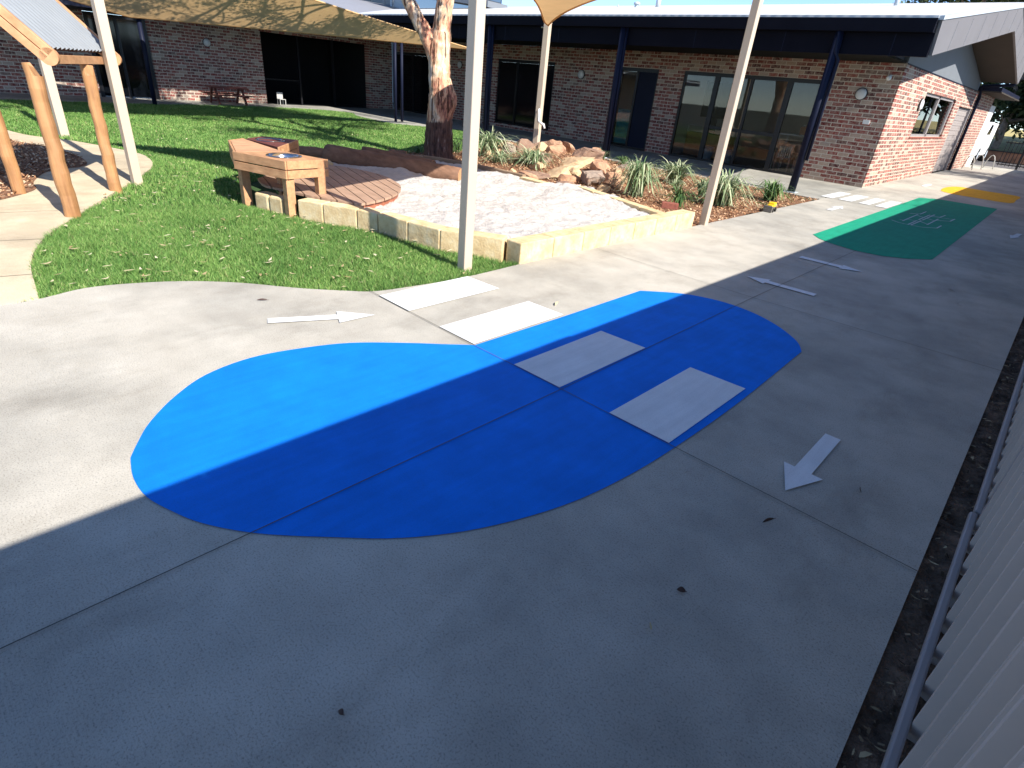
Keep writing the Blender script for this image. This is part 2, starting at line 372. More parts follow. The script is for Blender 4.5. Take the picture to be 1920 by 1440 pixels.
def sheetobj(name, pts, z, mat, kind=None, label=None, cat=None, group=None):
    me_bm = sheet(pts, 0); me = bpy.data.meshes.new(name)
    cx = sum(p[0] for p in pts)/len(pts); cy = sum(p[1] for p in pts)/len(pts)
    bmesh.ops.translate(me_bm, verts=me_bm.verts, vec=(-cx, -cy, 0)); me_bm.to_mesh(me); me_bm.free()
    me.materials.append(M[mat]); o = bpy.data.objects.new(name, me); C.objects.link(o); o.location = (cx, cy, z)
    return tag(o, label, cat, group, kind)
def tube(bm, pts, rads, seg=10, cap=True, squash=None):
    pts = [Vector(p) for p in pts]; rings = []
    up0 = Vector((0, 0, 1))
    prev = None
    for i, p in enumerate(pts):
        d = (pts[min(i+1, len(pts)-1)]-pts[max(i-1, 0)]).normalized()
        if prev is None:
            a = d.cross(up0)
            if a.length < .1: a = d.cross(Vector((1, 0, 0)))
            a.normalize()
        else:
            a = (prev-d*prev.dot(d)).normalized()
        prev = a; b = d.cross(a); r = rads[i] if hasattr(rads, '__len__') else rads
        rings.append([bm.verts.new(p+(a*math.cos(t)+b*math.sin(t))*r) for t in [2*math.pi*k/seg for k in range(seg)]])
    for r0, r1 in zip(rings, rings[1:]):
        for k in range(seg): bm.faces.new((r0[k], r0[(k+1) % seg], r1[(k+1) % seg], r1[k]))
    if cap: bm.faces.new(list(reversed(rings[0]))); bm.faces.new(rings[-1])
    return bm
def beam(bm, p, q, w, h, roll=None):
    """rectangular bar from p to q: w sideways, h in the up direction"""
    p = Vector(p); q = Vector(q); d = (q-p); L = d.length; d.normalize()
    up = Vector(roll) if roll is not None else Vector((0, 0, 1))
    s = d.cross(up)
    if s.length < .01: s = d.cross(Vector((0, 1, 0)))
    s.normalize(); u = s.cross(d).normalized()
    m = Matrix((s, d, u)).transposed().to_4x4(); m.translation = p
    return box(bm, -w/2, w/2, 0, L, -h/2, h/2, m)
def catmull(pts, n=6, closed=False):
    out = []; P = [Vector((*p, 0)) if len(p) == 2 else Vector(p) for p in pts]; m = len(P)
    rg = range(m) if closed else range(m-1)
    for i in rg:
        if closed: p0, p1, p2, p3 = P[(i-1) % m], P[i], P[(i+1) % m], P[(i+2) % m]
        else: p0, p1, p2, p3 = P[max(i-1, 0)], P[i], P[i+1], P[min(i+2, m-1)]
        for k in range(n):
            t = k/n
            v = .5*((2*p1)+(-p0+p2)*t+(2*p0-5*p1+4*p2-p3)*t*t+(-p0+3*p1-3*p2+p3)*t**3); out.append((v.x, v.y))
    if not closed: out.append((P[-1].x, P[-1].y))
    return out
def inpoly(x, y, poly):
    x = np.asarray(x); y = np.asarray(y); c = np.zeros(x.shape, bool); n = len(poly)
    for i in range(n):
        x0, y0 = poly[i][:2]; x1, y1 = poly[(i+1) % n][:2]
        cond = ((y0 > y) != (y1 > y)); 
        if y1 != y0: c ^= cond & (x < (x1-x0)*(y-y0)/(y1-y0)+x0)
    return c
def vnoise(x, y, s, seed):
    r = np.random.default_rng(seed).random((128, 128)); x = np.asarray(x)*s+57.3; y = np.asarray(y)*s+31.7
    xi = np.floor(x).astype(int); yi = np.floor(y).astype(int); fx = x-xi; fy = y-yi
    fx = fx*fx*(3-2*fx); fy = fy*fy*(3-2*fy)
    g = lambda a, b: r[a % 128, b % 128]
    return (g(xi, yi)*(1-fx)+g(xi+1, yi)*fx)*(1-fy)+(g(xi, yi+1)*(1-fx)+g(xi+1, yi+1)*fx)*fy

# ------------------------------------------------------------------ camera
F, YAW, PIT, ROLL, H = 1050.17, -0.721023, 0.4941486, -0.0984436, 1.5
cy_, sy_ = math.cos(YAW), math.sin(YAW)
fw = Vector((sy_*math.cos(PIT), cy_*math.cos(PIT), -math.sin(PIT))); rt = Vector((cy_, -sy_, 0)); dn = fw.cross(rt)
r2 = rt*math.cos(ROLL)+dn*math.sin(ROLL); d2 = -rt*math.sin(ROLL)+dn*math.cos(ROLL)
mt = Matrix((r2, -d2, -fw)).transposed().to_4x4(); mt.translation = (0, 0, H)
cam = bpy.data.cameras.new('camera'); cam.sensor_width = 36; cam.lens = F/1920*36; cam.clip_end = 600; cam.clip_start = .02
co = bpy.data.objects.new('camera', cam); C.objects.link(co); co.matrix_world = mt; sc.camera = co

# ------------------------------------------------------------------ light
w = bpy.data.worlds.new('World'); sc.world = w; w.use_nodes = True
sk = w.node_tree.nodes.new('ShaderNodeTexSky'); sk.sky_type = 'NISHITA'; sk.sun_disc = False
SUN_EL, SUN_AZ = R(38), R(91.4)
sk.sun_elevation = SUN_EL; sk.sun_rotation = SUN_AZ; sk.air_density = 1.0; sk.altitude = 5000; sk.dust_density = .2; sk.ozone_density = 2.0
bg = w.node_tree.nodes['Background']; bg.inputs[1].default_value = .136
hs = w.node_tree.nodes.new('ShaderNodeHueSaturation'); hs.inputs['Saturation'].default_value = 1.03; w.node_tree.links.new(sk.outputs[0], hs.inputs['Color']); w.node_tree.links.new(hs.outputs[0], bg.inputs[0])
sl = bpy.data.lights.new('sun', 'SUN'); sl.energy = 4.75; sl.angle = R(.5); sl.color = (1, .945, .86)
so = bpy.data.objects.new('sun', sl); C.objects.link(so); so.location = (20, 0, 20)
sdir = Vector((math.sin(SUN_AZ)*math.cos(SUN_EL), math.cos(SUN_AZ)*math.cos(SUN_EL), math.sin(SUN_EL)))
so.rotation_euler = sdir.to_track_quat('Z', 'Y').to_euler()
sc.view_settings.view_transform = 'Standard'; sc.view_settings.look = 'None'; sc.view_settings.exposure = 1.10; sc.view_settings.gamma = 1
sc.cycles.max_bounces = 8; sc.cycles.transparent_max_bounces = 12

# ------------------------------------------------------------------ setting: ground, paths, lawn
struct('ground', sheet([(-160, -160), (160, -160), (160, 160), (-160, 160)], -.12), 'soil')
curve = catmull([(-4.42, -1.2), (-4.46, -.3), (-4.493, .241), (-4.51, .443), (-4.589, .707), (-4.539, .982), (-4.408, 1.29), (-4.188, 1.583), (-3.866, 1.879), (-3.633, 2.142), (-3.519, 2.302), (-3.46, 2.6), (-3.411, 3.131), (-3.435, 3.854)], 5)
mainp = [(.142, -5), (.142, 24), (.3, 24), (.3, 34), (-3.557, 34), (-3.557, 15.83), (-3.42, 12.45)] + [(-3.44, 7.2)] + list(reversed(curve)) + [(-4.6, -2.5), (-7.5, -3.0), (-9, -5)]
struct('path', prism(BM(), mainp, -.1, 0), 'concrete')
# road and verge beyond the gate
struct('road', sheet([(-30, 34.02), (30, 34.02), (30, 40), (-30, 40)], -.006), 'asphalt')
bm = BM(); v = [bm.verts.new(p) for p in ((-60, 41, .1), (60, 41, .1), (60, 52, 1.0), (-60, 52, 1.0), (60, 75, 1.6), (-60, 75, 1.6))]; bm.faces.new(v[:4]); bm.faces.new((v[3], v[2], v[4], v[5])); struct('verge', bm, 'drygrass')
CRE = catmull([(-16, 1.2), (-13.33, 1.68), (-12.63, 1.95), (-12.29, 2.21), (-11.44, 2.565), (-10.64, 2.805), (-9.996, 2.764), (-9.431, 2.604), (-8.907, 2.348), (-8.223, 1.972), (-7.5, 1.55), (-6.849, 1.181), (-6.135, .794), (-5.673, .621), (-5.249, .524), (-4.859, .477), (-4.52, .44)], 5)
cream = CRE + [(-4.50, .20), (-4.47, -.3), (-4.43, -1.2), (-4.6, -2.5), (-7.5, -3.0), (-16, -3.0)]
struct('cream_path', prism(BM(), cream, -.1, .001), 'cream')
def isl(pts): return catmull(pts, 6, True)
mul_a = isl([(-13.2, 1.25), (-12.17, 1.5), (-11.489, 1.8), (-10.638, 1.96), (-9.891, 1.94), (-9.549, 1.80), (-9.45, 1.62), (-9.2, 1.35), (-8.6, 1.13), (-8.16, 1.07), (-7.843, .85), (-7.6, .6), (-7.3, .2), (-7.6, -.8), (-10, -1.2), (-13, -.2)])
struct('mulch_ground', sheet(mul_a, .006), 'mulchbase')
# veranda slab
VS = [(-26, -4), (-19.9, -4), (-19.85, 0), (-19.95, 2.44)] + catmull([(-19.95, 2.44), (-20.3, 6.0), (-20.68, 7.8), (-20.82, 9.6), (-20.5, 11.4), (-19.6, 12.1), (-18.6, 11.7), (-17.55, 11.5), (-16.2, 11.5), (-15.4, 12.2), (-14.1, 13.1)], 4)[1:-1] + [(-13.6, 12.42), (-3.45, 12.42), (-3.56, 15.83), (-22.1, 15.83), (-22.1, 18), (-26, 18)]
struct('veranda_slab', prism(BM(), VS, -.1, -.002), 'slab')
LAWN = [(-21, -4), (-3.3, -4), (-3.3, 13), (-21, 13.2)]
struct('lawn_base', sheet(LAWN, -.03), 'lawnbase')
# garden bed behind the sandpit
BED = [(-3.45, 7.1), (-3.445, 12.44), (-12.1, 12.44), (-11.6, 11.2), (-10.7, 10.2), (-10.2, 9.0), (-10.3, 7.6), (-9.4, 6.7), (-8.9, 6.1), (-8.6, 6.75), (-8.1, 6.95), (-7.6, 7.04), (-6.4, 7.10), (-5.9, 7.2), (-5.3, 7.45)]
def bedz(x, y):
    x = np.asarray(x, float); y = np.asarray(y, float)
    d = np.exp(-(((x+7.9)/1.5)**2+((y-9.6)/1.15)**2))
    return -.02+.30*d+.035*(vnoise(x, y, 2.2, 3)-.4)+.02*(vnoise(x, y, 7, 4)-.5)
def field(poly, step, zf, name, mat, kind='structure'):
    xs = np.arange(min(p[0] for p in poly)-step, max(p[0] for p in poly)+step, step); ys = np.arange(min(p[1] for p in poly)-step, max(p[1] for p in poly)+step, step)
    X, Y = np.meshgrid(xs, ys, indexing='ij'); Z = zf(X, Y); ins = inpoly(X, Y, poly)
    idx = np.arange(X.size).reshape(X.shape)
    keep = ins[:-1, :-1] & ins[1:, :-1] & ins[:-1, 1:] & ins[1:, 1:]
    f = np.stack([idx[:-1, :-1][keep], idx[1:, :-1][keep], idx[1:, 1:][keep], idx[:-1, 1:][keep]], 1)
    o = npmesh(name, np.stack([X.ravel(), Y.ravel(), Z.ravel()], 1), f, mat)
    o.data.polygons.foreach_set('use_smooth', [True]*len(o.data.polygons)); o['kind'] = kind; return o
field(BED, .06, bedz, 'garden_bed', 'mulchbase')
def chips(name, poly, n, zf, lo=.015, hi=.05, seed=5, mat='mulch', wr=.35, label='orange brown bark mulch'):
    r = np.random.default_rng(seed); xs = [p[0] for p in poly]; ys = [p[1] for p in poly]
    x = r.uniform(min(xs), max(xs), n*3); y = r.uniform(min(ys), max(ys), n*3); k = inpoly(x, y, poly); x, y = x[k][:n], y[k][:n]; n = len(x)
    L = r.uniform(lo, hi, n); W = L*r.uniform(.2, wr+.2, n); a = r.uniform(0, 2*np.pi, n); t = r.uniform(-.7, .7, n); t2 = r.uniform(-.5, .5, n)
    z = zf(x, y)+.012+r.uniform(0, .018, n)
    ux = np.stack([np.cos(a)*np.cos(t), np.sin(a)*np.cos(t), np.sin(t)], 1)*L[:, None]/2
    vx = np.stack([-np.sin(a), np.cos(a), np.sin(t2)], 1)*W[:, None]/2
    c = np.stack([x, y, z], 1); V = np.stack([c-ux-vx, c+ux-vx, c+ux+vx, c-ux+vx], 1).reshape(-1, 3)
    o = npmesh(name, V, np.arange(len(V)).reshape(-1, 4), mat); tag(o, label, None, None, 'stuff'); return o
chips('bark_mulch', BED, 26000, bedz)
chips('bark_mulch', mul_a, 9000, lambda x, y: 0*x+.005, seed=8, label='orange brown bark mulch under the log shelter')
# soil strip along the fence with leaf litter
STRIP = [(.142, -3), (.62, -3), (.62, 34), (.142, 34)]
sx = [(.146, -2), (.60, -2), (.60, 9), (.146, 9)]
def stripz(x, y): return -.028+.045*(vnoise(x, y, 9, 21)-.5)+.03*(vnoise(x, y, 25, 22)-.5)
field([(.12, -2), (.62, -2), (.62, 12), (.12, 12)], .02, stripz, 'soil_strip', 'mud')
struct('soil_strip', sheet([(.14, 12), (.62, 12), (.62, 34), (.14, 34)], -.03), 'mud')
chips('leaf_litter', [(.15, .3), (.25, .3), (.25, 9), (.15, 9)], 900, stripz, .006, .022, 31, 'litter', .3, 'dark dead leaf bits on the soil by the fence')

# ------------------------------------------------------------------ lawn blades
DECKC = (-6.9, 3.08); PIT_OUT = [(-6.62, 2.72), (-5.9, 2.93), (-5.14, 3.30), (-4.3, 3.46), (-3.43, 3.86), (-3.43, 7.24), (-5.2, 7.4), (-6.1, 7.2), (-7.0, 7.1), (-8.1, 7.0), (-8.7, 6.75), (-8.9, 6.1), (-8.85, 4.9), (-8.5, 3.9), (-7.9, 3.25), (-7.2, 2.88)]
def notlawn(x, y):
    c = inpoly(x, y, mainp) | inpoly(x, y, cream) | inpoly(x, y, VS) | inpoly(x, y, BED) | inpoly(x, y, PIT_OUT)
    return c
def blades(n, xr, yr, dist, hgt, wid, seed):
    r = np.random.default_rng(seed); x = r.uniform(*xr, n); y = r.uniform(*yr, n)
    d = np.hypot(x, y); k = ~notlawn(x, y) & (d >= dist[0]) & (d < dist[1]) & inpoly(x, y, LAWN)
    # inside the camera's wedge only
    az = np.degrees(np.arctan2(x, y)); k &= (az > -97) & (az < -36)
    k &= ~((r.random(n) < .55) & (np.hypot((x+5.9)/.35, (y-2.05)/.25) < 1))
    x, y = x[k], y[k]; n = len(x)
    cl = vnoise(x, y, 5, 77); h = hgt*(.75+.5*cl)*r.uniform(.6, 1.25, n); a = r.uniform(0, 2*np.pi, n); ln = r.uniform(.2, 1.0, n)*h
    b = r.uniform(0, 2*np.pi, n); wv = np.stack([np.cos(a), np.sin(a), 0*a], 1)*(wid*r.uniform(.6, 1.3, n))[:, None]
    lv = np.stack([np.cos(b), np.sin(b), 0*b], 1)*ln[:, None]; z0 = np.full(n, -.03)
    c = np.stack([x, y, z0], 1); up = np.zeros((n, 3)); up[:, 2] = h
    V = np.stack([c-wv, c+wv, c+wv*.7+lv*.35+up*.6, c-wv*.7+lv*.35+up*.6, c+lv+up], 1)
    i = np.arange(n)[:, None]*5
    F_ = np.concatenate([i+np.array([[0, 1, 2]]), i+np.array([[0, 2, 3]]), i+np.array([[3, 2, 4]])], 0)
    return V.reshape(-1, 3), F_
allV, allF, o_ = [], [], 0
for a in ((560000, (-9, -3.3), (.3, 7), (0, 7.2), .048, .0023, 1), (330000, (-14, -5), (.5, 11), (7.2, 11.5), .046, .0036, 2), (300000, (-21, -8), (.5, 13.2), (11.5, 26), .044, .006, 3)):
    v, f = blades(*a); allV.append(v); allF.append(f+o_); o_ += len(v)
g_ = npmesh('lawn_grass', np.concatenate(allV), np.concatenate(allF), 'grass'); tag(g_, 'short green lawn grass', None, None, 'stuff')
# curled pale gum leaves strewn over the lawn
def leaves(n, seed, xr, yr, cond, z, lo, hi, mat, name, label):
    r = np.random.default_rng(seed); x = r.uniform(*xr, n*6); y = r.uniform(*yr, n*6); k = cond(x, y); x, y = x[k][:n], y[k][:n]; n = len(x)
    V = []; Fc = []
    for i in range(n):
        L = r.uniform(lo, hi); W = L*r.uniform(.16, .36); a = r.uniform(0, 6.28); bend = r.uniform(-.5, .5); lift = r.uniform(.0, .25)*L
        c, s = math.cos(a), math.sin(a); b0 = len(V)
        for t, ww in ((-.5, .1), (-.2, 1), (.15, .9), (.5, .05)):
            for sg in (-1, 1):
                px = t*L; py = sg*W*ww/2+bend*L*(t*t-.1); pz = z+lift*(abs(t)*2)**2+.25*W*ww
                V.append((x[i]+px*c-py*s, y[i]+px*s+py*c, pz))
        for q in range(3): Fc.append((b0+q*2, b0+q*2+1, b0+q*2+3, b0+q*2+2))
    return V, Fc
vv, ff = leaves(210, 41, (-9.5, -3.4), (.5, 6), lambda x, y: ~notlawn(x, y) & (np.hypot(x, y) < 9.2) & (vnoise(x, y, 1.3, 9)+np.random.default_rng(2).random(x.shape)*.6 > .62), .028, .035, .085, 'dryleaf', '', '')
v2, f2 = leaves(260, 42, (-19, -8.5), (1.5, 11), lambda x, y: ~notlawn(x, y), .03, .05, .10, 'dryleaf', '', '')
v3, f3 = leaves(34, 43, (.155, .225), (.6, 7), lambda x, y: x > 0, -.006, .025, .045, 'dryleaf', '', '')
o = npmesh('leaf_litter', np.array(v3), np.array(f3), 'stripleaf'); tag(o, 'pale curled leaves on the soil strip by the fence', None, None, 'stuff')
o = npmesh('fallen_leaves', np.array(vv+v2), np.array(ff+[tuple(i+len(vv) for i in q) for q in f2]), 'dryleaf'); tag(o, 'pale curled gum leaves strewn over the lawn', None, None, 'stuff')

# ------------------------------------------------------------------ path joints and painted markings
def strip(x0, y0, x1, y1, wd=.0045, z=.0125):
    d = Vector((x1-x0, y1-y0)); nrm = Vector((-d.y, d.x)).normalized()*wd/2
    return [(x0+nrm.x, y0+nrm.y), (x1+nrm.x, y1+nrm.y), (x1-nrm.x, y1-nrm.y), (x0-nrm.x, y0-nrm.y)]
bm = BM()
jl = [(-1.638, -4.5, -1.617, 2.262), (-1.617, 2.262, -1.643, 4.97), (-1.643, 4.97, -1.636, 8.15), (-3.55, 2.275, -2.33, 2.258), (-2.33, 2.258, -1.617, 2.262), (-1.617, 2.262, .141, 2.256), (-3.38, 5.0, -1.643, 4.96), (-1.643, 4.96, .141, 5.02), (-4.47, -.55, .141, -.56)]
for a in jl:
    p = strip(*a); v = [bm.verts.new((x, y, .0092)) for x, y in p]; bm.faces.new(v)
struct('path_joint', bm, 'joint')
bm = BM()
for yy in (.12, .42, .75):
    pass
for (x0, y0, x1, y1) in ((-5.05, .50, -5.5, -1.6), (-6.0, .73, -6.6, -1.6), (-7.0, 1.25, -7.15, .3), (-9.0, 1.3, -9.35, 2.55), (-11.5, 1.85, -11.4, 2.5)):
    v = [bm.verts.new((x, y, .005)) for x, y in strip(x0, y0, x1, y1, .006)]; bm.faces.new(v)
struct('path_joint', bm, 'joint')
BLUE = [(-2.35, .35), (-2.21, .32), (-2.06, .32), (-1.92, .36), (-1.78, .42), (-1.61, .54), (-1.43, .72), (-1.26, .91), (-1.11, 1.16), (-.99, 1.49), (-.93, 1.82), (-.9, 2.23), (-.89, 2.98), (-.92, 4.09)]
B2 = [(-.92, 4.09), (-1.02, 4.27), (-1.25, 4.47), (-1.52, 4.59), (-1.81, 4.60), (-2.08, 4.48), (-2.335, 4.21)]
B3 = [(-2.335, 4.21), (-2.33, 3.1), (-2.34, 2.27)]
B4 = [(-2.34, 2.27), (-2.47, 2.11), (-2.62, 1.93), (-2.81, 1.66), (-2.91, 1.38), (-2.95, 1.11), (-2.89, .85), (-2.75, .65), (-2.58, .49), (-2.44, .40), (-2.35, .35)]
bl = catmull(BLUE, 5)[:-1]+catmull(B2, 5)[:-1]+B3[:-1]+catmull(B4, 5)[:-1]
sheetobj('painted_pond', bl, .004, 'blue', None, 'bright blue painted shape with a round lobe across the grey concrete path', 'painted marking')
GR = [(-2.31, 8.58), (-2.35, 15.7), (-2.06, 16.1), (-.96, 16.15), (-.9, 8.68), (-1.11, 8.37), (-1.36, 8.17), (-1.65, 8.12), (-1.98, 8.24), (-2.16, 8.38)]
sheetobj('painted_play_area', GR, .004, 'green', None, 'green painted area with rounded near end on the far path', 'painted marking')
YE = catmull([(-2.34, 18.3), (-2.42, 19.6), (-2.2, 20.4), (-1.6, 20.3), (-.9, 20.2), (-.86, 19.0), (-.9, 17.9), (-1.5, 17.85), (-2.0, 17.9)], 4, True)
sheetobj('painted_play_area', YE, .004, 'yellow', None, 'yellow painted patch beyond the green area on the path', 'painted marking')
bars = [((-3.40, -3.03), 'white crossing bar beside the lawn edge'), ((-2.692, -2.349), 'white crossing bar touching the blue shape at its sunny edge'), ((-1.993, -1.637), 'white crossing bar in shade in the middle of the blue shape'), ((-1.294, -.936), 'white crossing bar in shade at the outer edge of the blue shape')]
for (a, b), lb in bars:
    sheetobj('crossing_bar', [(a, 2.27), (b, 2.27), (b, 3.175), (a, 3.16)], .008, 'white', None, lb, 'crossing bar', 'white bars of the near zebra crossing')
for (a, b), lb in zip(((-3.56, -3.33), (-3.22, -2.98), (-2.85, -2.66), (-2.56, -2.36)), ('far crossing bar closest to the brick building', 'far crossing bar second from the brick building', 'far crossing bar third from the brick building', 'far crossing bar touching the green painted area')):
    sheetobj('crossing_bar', [(a, 12.85), (b, 12.85), (b, 14.15), (a, 14.15)], .008, 'white', None, lb, 'crossing bar', 'white bars of the far zebra crossing')
def arrow(tail, tip, sw, hw, hl, lb):
    t = Vector(tail); e = Vector(tip); d = (e-t).normalized(); n = Vector((-d.y, d.x)); nk = e-d*hl
    p = [t+n*sw/2, nk+n*sw/2, nk+n*hw/2, e, nk-n*hw/2, nk-n*sw/2, t-n*sw/2]
    sheetobj('painted_arrow', [(q.x, q.y) for q in p], .008, 'white', None, lb, 'painted arrow', 'white direction arrows on the path')
arrow((-3.387, 1.417), (-3.10, 2.035), .080, .205, .245, 'sunlit white arrow on the concrete left of the near crossing')
arrow((-.395, 3.034), (-.395, 2.353), .077, .18, .228, 'shaded white arrow pointing towards the camera near the fence')
arrow((-1.941, 7.01), (-1.278, 7.03), .115, .22, .22, 'thin white arrow pointing right near the green area')
arrow((-1.318, 5.603), (-1.968, 5.585), .095, .21, .20, 'thin white arrow pointing left beyond the blue shape')
arrow((-.32, 12.66), (-.385, 11.9), .07, .15, .4, 'small far white arrow beside the green area')
arrow((-2.88, 11.15), (-2.88, 11.95), .09, .2, .35, 'tiny sunlit white arrow before the far crossing')
sheetobj('painted_arrow', catmull([(-2.86, 18.8), (-2.76, 18.8), (-2.76, 19.6), (-2.86, 19.6)], 3, True), .008, 'white', None, 'small white painted mark by the brick side wall', 'painted marking')
# maze lines on the green area (concentric brackets with gaps)
bm = BM(); segs = []
def q(x, y): segs.append((x, y))
mz = [(-1.95, 11.4, -1.82, 11.27), (-1.82, 11.27, -1.68, 11.24), (-1.64, 11.24, -1.48, 11.25), (-1.48, 11.25, -1.31, 11.47), (-1.31, 11.47, -1.31, 11.86), (-1.68, 11.24, -1.68, 11.95), (-1.64, 11.24, -1.63, 12.0),
      (-1.82, 11.55, -1.82, 12.75), (-1.82, 11.85, -1.68, 11.85), (-1.63, 11.9, -1.48, 11.7), (-1.48, 11.65, -1.48, 12.65), (-1.68, 12.05, -1.67, 13.0), (-1.63, 12.1, -1.62, 13.15), (-1.80, 12.85, -1.80, 13.4),
      (-1.94, 12.69, -1.80, 12.9), (-1.80, 12.6, -1.67, 12.45), (-1.67, 12.95, -1.50, 12.92), (-1.5, 12.9, -1.48, 13.35), (-1.63, 12.45, -1.48, 12.3), (-1.48, 12.4, -1.30, 12.62), (-1.30, 12.62, -1.29, 13.05), (-1.88, 11.64, -1.82, 11.64), (-1.63, 12.8, -1.3, 12.95)]
for a in mz:
    v = [bm.verts.new((x, y, .0085)) for x, y in strip(*a, .022)]
    bm.faces.new(v)
single('painted_maze', bm, 'whitethin', 'thin white maze lines painted on the green area', 'painted marking')

# loose leaves on the path
lf = [((-.43, 1.476), .035, .026, .5, 'dark oval dead leaf on shaded concrete near the fence'), ((-.366, 2.086), .075, .012, 1.2, 'long curved dark leaf by the white arrow'), ((-.424, 1.267), .03, .014, 2.2, 'small pale brown leaf in shaded foreground'), ((-.843, .411), .022, .018, .2, 'tiny crumpled brown leaf in the near foreground'),
      ((-.157, 2.634), .05, .014, 1.9, 'brown leaf near the path edge beside the fence'), ((-.473, 7.19), .1, .03, 2.4, 'dark leaf on the far shaded path'), ((-.338, 6.667), .08, .03, 2.2, 'second dark leaf on the far shaded path'), ((-2.528, 3.308), .10, .02, 2.0, 'pale twig leaf at the corner of the sunny crossing bar'), ((-3.75, 1.55), .08, .008, 1.0, 'thin brown twig on sunny concrete by the lawn')]
for (x, y), L, W, a, lb in lf:
    L *= .45; W *= .40
    bm = BM(); m = Matrix.Translation((x, y, .006)) @ Matrix.Rotation(a, 4, 'Z'); top = []; bot = []
    for k in range(9):
        t = k/8; yy = W*math.sin(math.pi*t)**.8; cur = .3*W*math.sin(math.pi*t) if W < L*.4 else 0
        top.append(bm.verts.new(m @ Vector((L*(t-.5)*2, yy/1+cur, .004+.008*math.sin(3*t))))); bot.append(bm.verts.new(m @ Vector((L*(t-.5)*2, -yy*.7+cur, .003))))
    for k in range(8): bm.faces.new((bot[k], bot[k+1], top[k+1], top[k]))
    st = bm.verts.new(m @ Vector((L*1.25, .002, .004))); st2 = bm.verts.new(m @ Vector((L*1.25, -.002, .004))); bm.faces.new((bot[8], st2, st, top[8]))
    single('fallen_leaf', bm, 'deadleaf' if 'pale' not in lb else 'dryleaf', lb, 'leaf', 'loose leaves on the path', smooth=True)

# ------------------------------------------------------------------ fence
fe = thing('metal_fence', 'tall taupe corrugated metal fence running along the right edge of the path', 'fence', (.27, 0, 0))
by = -1.91
while by < 33:
    y0, y1 = by, by+2.38
    off = 0.0 if y0 < 2 else .012
    prof = []; yy = y0+.004
    while yy < y1-.003:
        for dy, xx in ((0, .257), (.016, .257), (.020, .283), (.066, .283), (.069, .274), (.076, .274), (.079, .286), (.118, .286), (.121, .277), (.128, .277), (.131, .296), (.170, .290)): 
            if yy+dy < y1-.003: prof.append((yy+dy, xx+off))
        yy += .175
    prof.append((y1+.002, prof[-1][1]))
    bm = BM(); lo = [bm.verts.new((x, y, -.06)) for y, x in prof]; hi = [bm.verts.new((x, y, 1.78)) for y, x in prof]
    lo2 = [bm.verts.new((x+.002, y, -.06)) for y, x in prof]; hi2 = [bm.verts.new((x+.002, y, 1.78)) for y, x in prof]
    for i in range(len(prof)-1):
        bm.faces.new((lo[i], lo[i+1], hi[i+1], hi[i])); bm.faces.new((lo2[i+1], lo2[i], hi2[i], hi2[i+1]))
        bm.faces.new((hi[i], hi[i+1], hi2[i+1], hi2[i])); bm.faces.new((lo[i+1], lo[i], lo2[i], lo2[i+1]))
    part('fence_panel', bm, 'fence', fe)
    part('rail', B(.226+off, .256+off, y0+.01, y1-.01, .002, .032), 'rail', fe, bevel=.008)
    part('rail', B(.24+off, .31+off, y0+.001, y1-.001, 1.775, 1.815), 'rail', fe)
    part('post', B(.262+off, .312+off, y1-.026, y1+.018, -.1, 1.80), 'rail', fe)
    by = y1

# ------------------------------------------------------------------ shade posts and sails
def shadepost(x, y, top, w, rz, lb):
    t = thing('shade_post', lb, 'post', (x, y, 0), 'cream steel posts of the shade sails')
    m = Matrix.Translation((x, y, 0)) @ Matrix.Rotation(rz, 4, 'Z')
    part('column', B(-w/2, w/2, -w/2, w/2, -.1, top, mtx=m), 'steel_cream', t, bevel=.008)
    part('cap', B(-w/2-.004, w/2+.004, -w/2-.004, w/2+.004, top, top+.012, mtx=m), 'steel_cream', t)
    bm = BM(); tube(bm, [m @ Vector((-w/2-.01, 0, top-.08)), m @ Vector((-w/2-.09, 0, top-.08))], .012, 8); tube(bm, [m @ Vector((-w/2-.02, 0, top-.12)), m @ Vector((-w/2-.02, 0, top-.03))], .010, 8)
    part('bracket', bm, 'steel', t)
    return t
shadepost(-3.601, 3.307, 2.35, .095, 0, 'cream shade sail post standing on the lawn edge in front of the sandpit')
shadepost(-3.43, 7.53, 2.95, .095, 0, 'cream leaning looking post in the mulch between the flax plants at the sandpit corner')['label'] = 'cream shade sail post in the mulch at the sandpit corner before the glass doors'
shadepost(-8.265, 2.085, 3.2, .10, .12, 'cream shade sail post beside the log shelter on the pale path')
shadepost(-12.88, 2.30, 3.3, .13, .1, 'cream shade sail post on the lawn behind the log shelter')
tS = shadepost(-9.50, 10.82, 2.66, .13, .2, 'short cream shade sail post rising from the rocks and flax')
bm = BM(); tube(bm, [(-9.42, 10.72, .98), (-9.40, 10.71, .85), (-9.38, 10.70, .74), (-9.32, 10.72, .70), (-9.26, 10.74, .68), (-9.23, 10.75, .60)], [.03, .02, .022, .03, .03, .025], 7)
tube(bm, [(-9.44, 10.74, 1.0), (-9.44, 10.72, .7)], .012, 6)
part('rope_end', bm, 'whiteplastic', tS, smooth=True)
